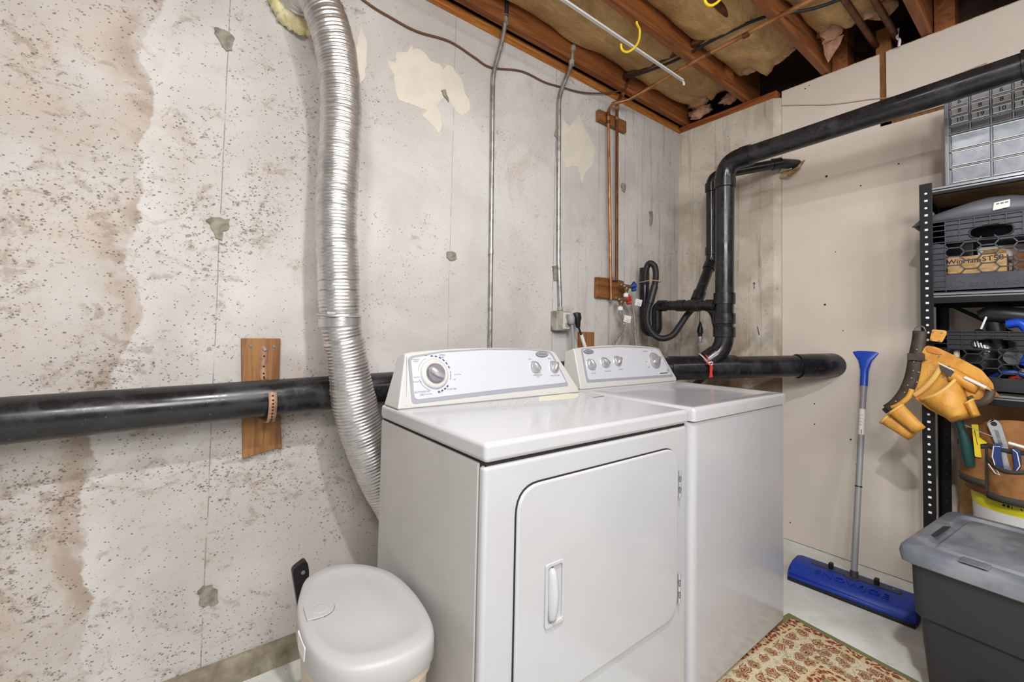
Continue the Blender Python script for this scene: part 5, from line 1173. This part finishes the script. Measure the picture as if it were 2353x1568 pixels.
text('stamped_text', 'AWP', .021, (BX-.0046, -.372, 1.02), (0, -.35, -1), (0, -1, .35), mat('stamp_brown', (170, 104, 40), .6).name and 'leathere', tb, .0006)
# lower-left twin pouches behind
for q4, dep, xx in ((((-.205, .815), (-.245, .80), (-.325, .752), (-.29, .738)), .05, BX+.03), (((-.245, .858), (-.278, .845), (-.345, .79), (-.325, .765)), .042, BX-.002)):
    a, b, c, d = [V((0, y, z)) for y, z in q4]
    ctr0 = (a+b)/2; ctr1 = (c+d)/2; dirv = (ctr1-ctr0)
    m = MB(); wv = (b-a)*.5
    sidev = dirv.cross(V((1, 0, 0))).normalized(); rad = .032
    def fn(u, v, ctr0=ctr0, dirv=dirv, sidev=sidev, xx=xx, dep=dep):
        an = 2*PI*u; k = 1-.30*v; p = ctr0+dirv*v+sidev*math.sin(an)*.031*k; p.x = xx-math.cos(an)*dep*.55*k*(1 if v < .9 else .6)
        return p
    tw_ = ob('twin_pouch', m.grid(22, 8, fn, True), 'leather', tb, smooth=70, solid=.003)
    ob('pouch_rim', MB().tube([fn(u/22, 0) for u in range(22)], .0055, 8, closed=True), 'leathere', tw_, smooth=60)
ob('black_strap', MB().prism([(BX+.01, -.212, .842), (BX+.01, -.226, .826), (BX+.01, -.262, .873), (BX+.01, -.25, .885)], (.02, 0, 0)), 'blackp', tb, bevel=.002)
pn_ = thing('utility_knife', 'white and black flat knife stuck in the tool belt', 'knife', (BX-.03, -.42, 1.02))
ob('white_edge', MB().bar((BX-.030, -.393, 1.052), (BX-.030, -.436, 1.026), (.006, 0, 0), (0, .004, .0066)), 'white', pn_, bevel=.001)
ob('black_body', MB().prism([(BX-.028, -.394, 1.046), (BX-.028, -.436, 1.020), (BX-.028, -.426, 1.000), (BX-.028, -.400, 1.024)], (.006, 0, 0)), 'darkgrey', pn_, bevel=.001)
pc = thing('white_pencil', 'white pencil with a sharpened tip tucked in the tool belt', 'pencil', (BX-.03, -.5, .97))
ob('pencil_shaft', MB().tube([(BX-.031, -.463, 1.003), (BX-.031, -.518, .970)], .0055, 8), 'white', pc, smooth=30)
ob('pencil_tip', MB().tube([(BX-.031, -.518, .970), (BX-.031, -.531, .962)], lambda i: (.0053, .0008)[i], 8), 'card', pc, smooth=30)

# pencilled arrow and line on the corner wall
wf = bpy.data.objects['wall_far']
am = MB().bar((2.2493, .460, 1.425), (2.2493, .460, 1.465), (.001, 0, 0), (0, .003, 0)).bar((2.2493, .460, 1.466), (2.2493, .468, 1.452), (.001, 0, 0), (0, .0025, 0)).bar((2.2493, .460, 1.466), (2.2493, .452, 1.452), (.001, 0, 0), (0, .0025, 0))
ob('ink_arrow', am, 'black', wf); ob('ink_line', MB().tube([(2.2495, .44, 1.20), (2.2495, .437, 1.175), (2.2495, .43, 1.15)], .0022, 5), 'black', wf)
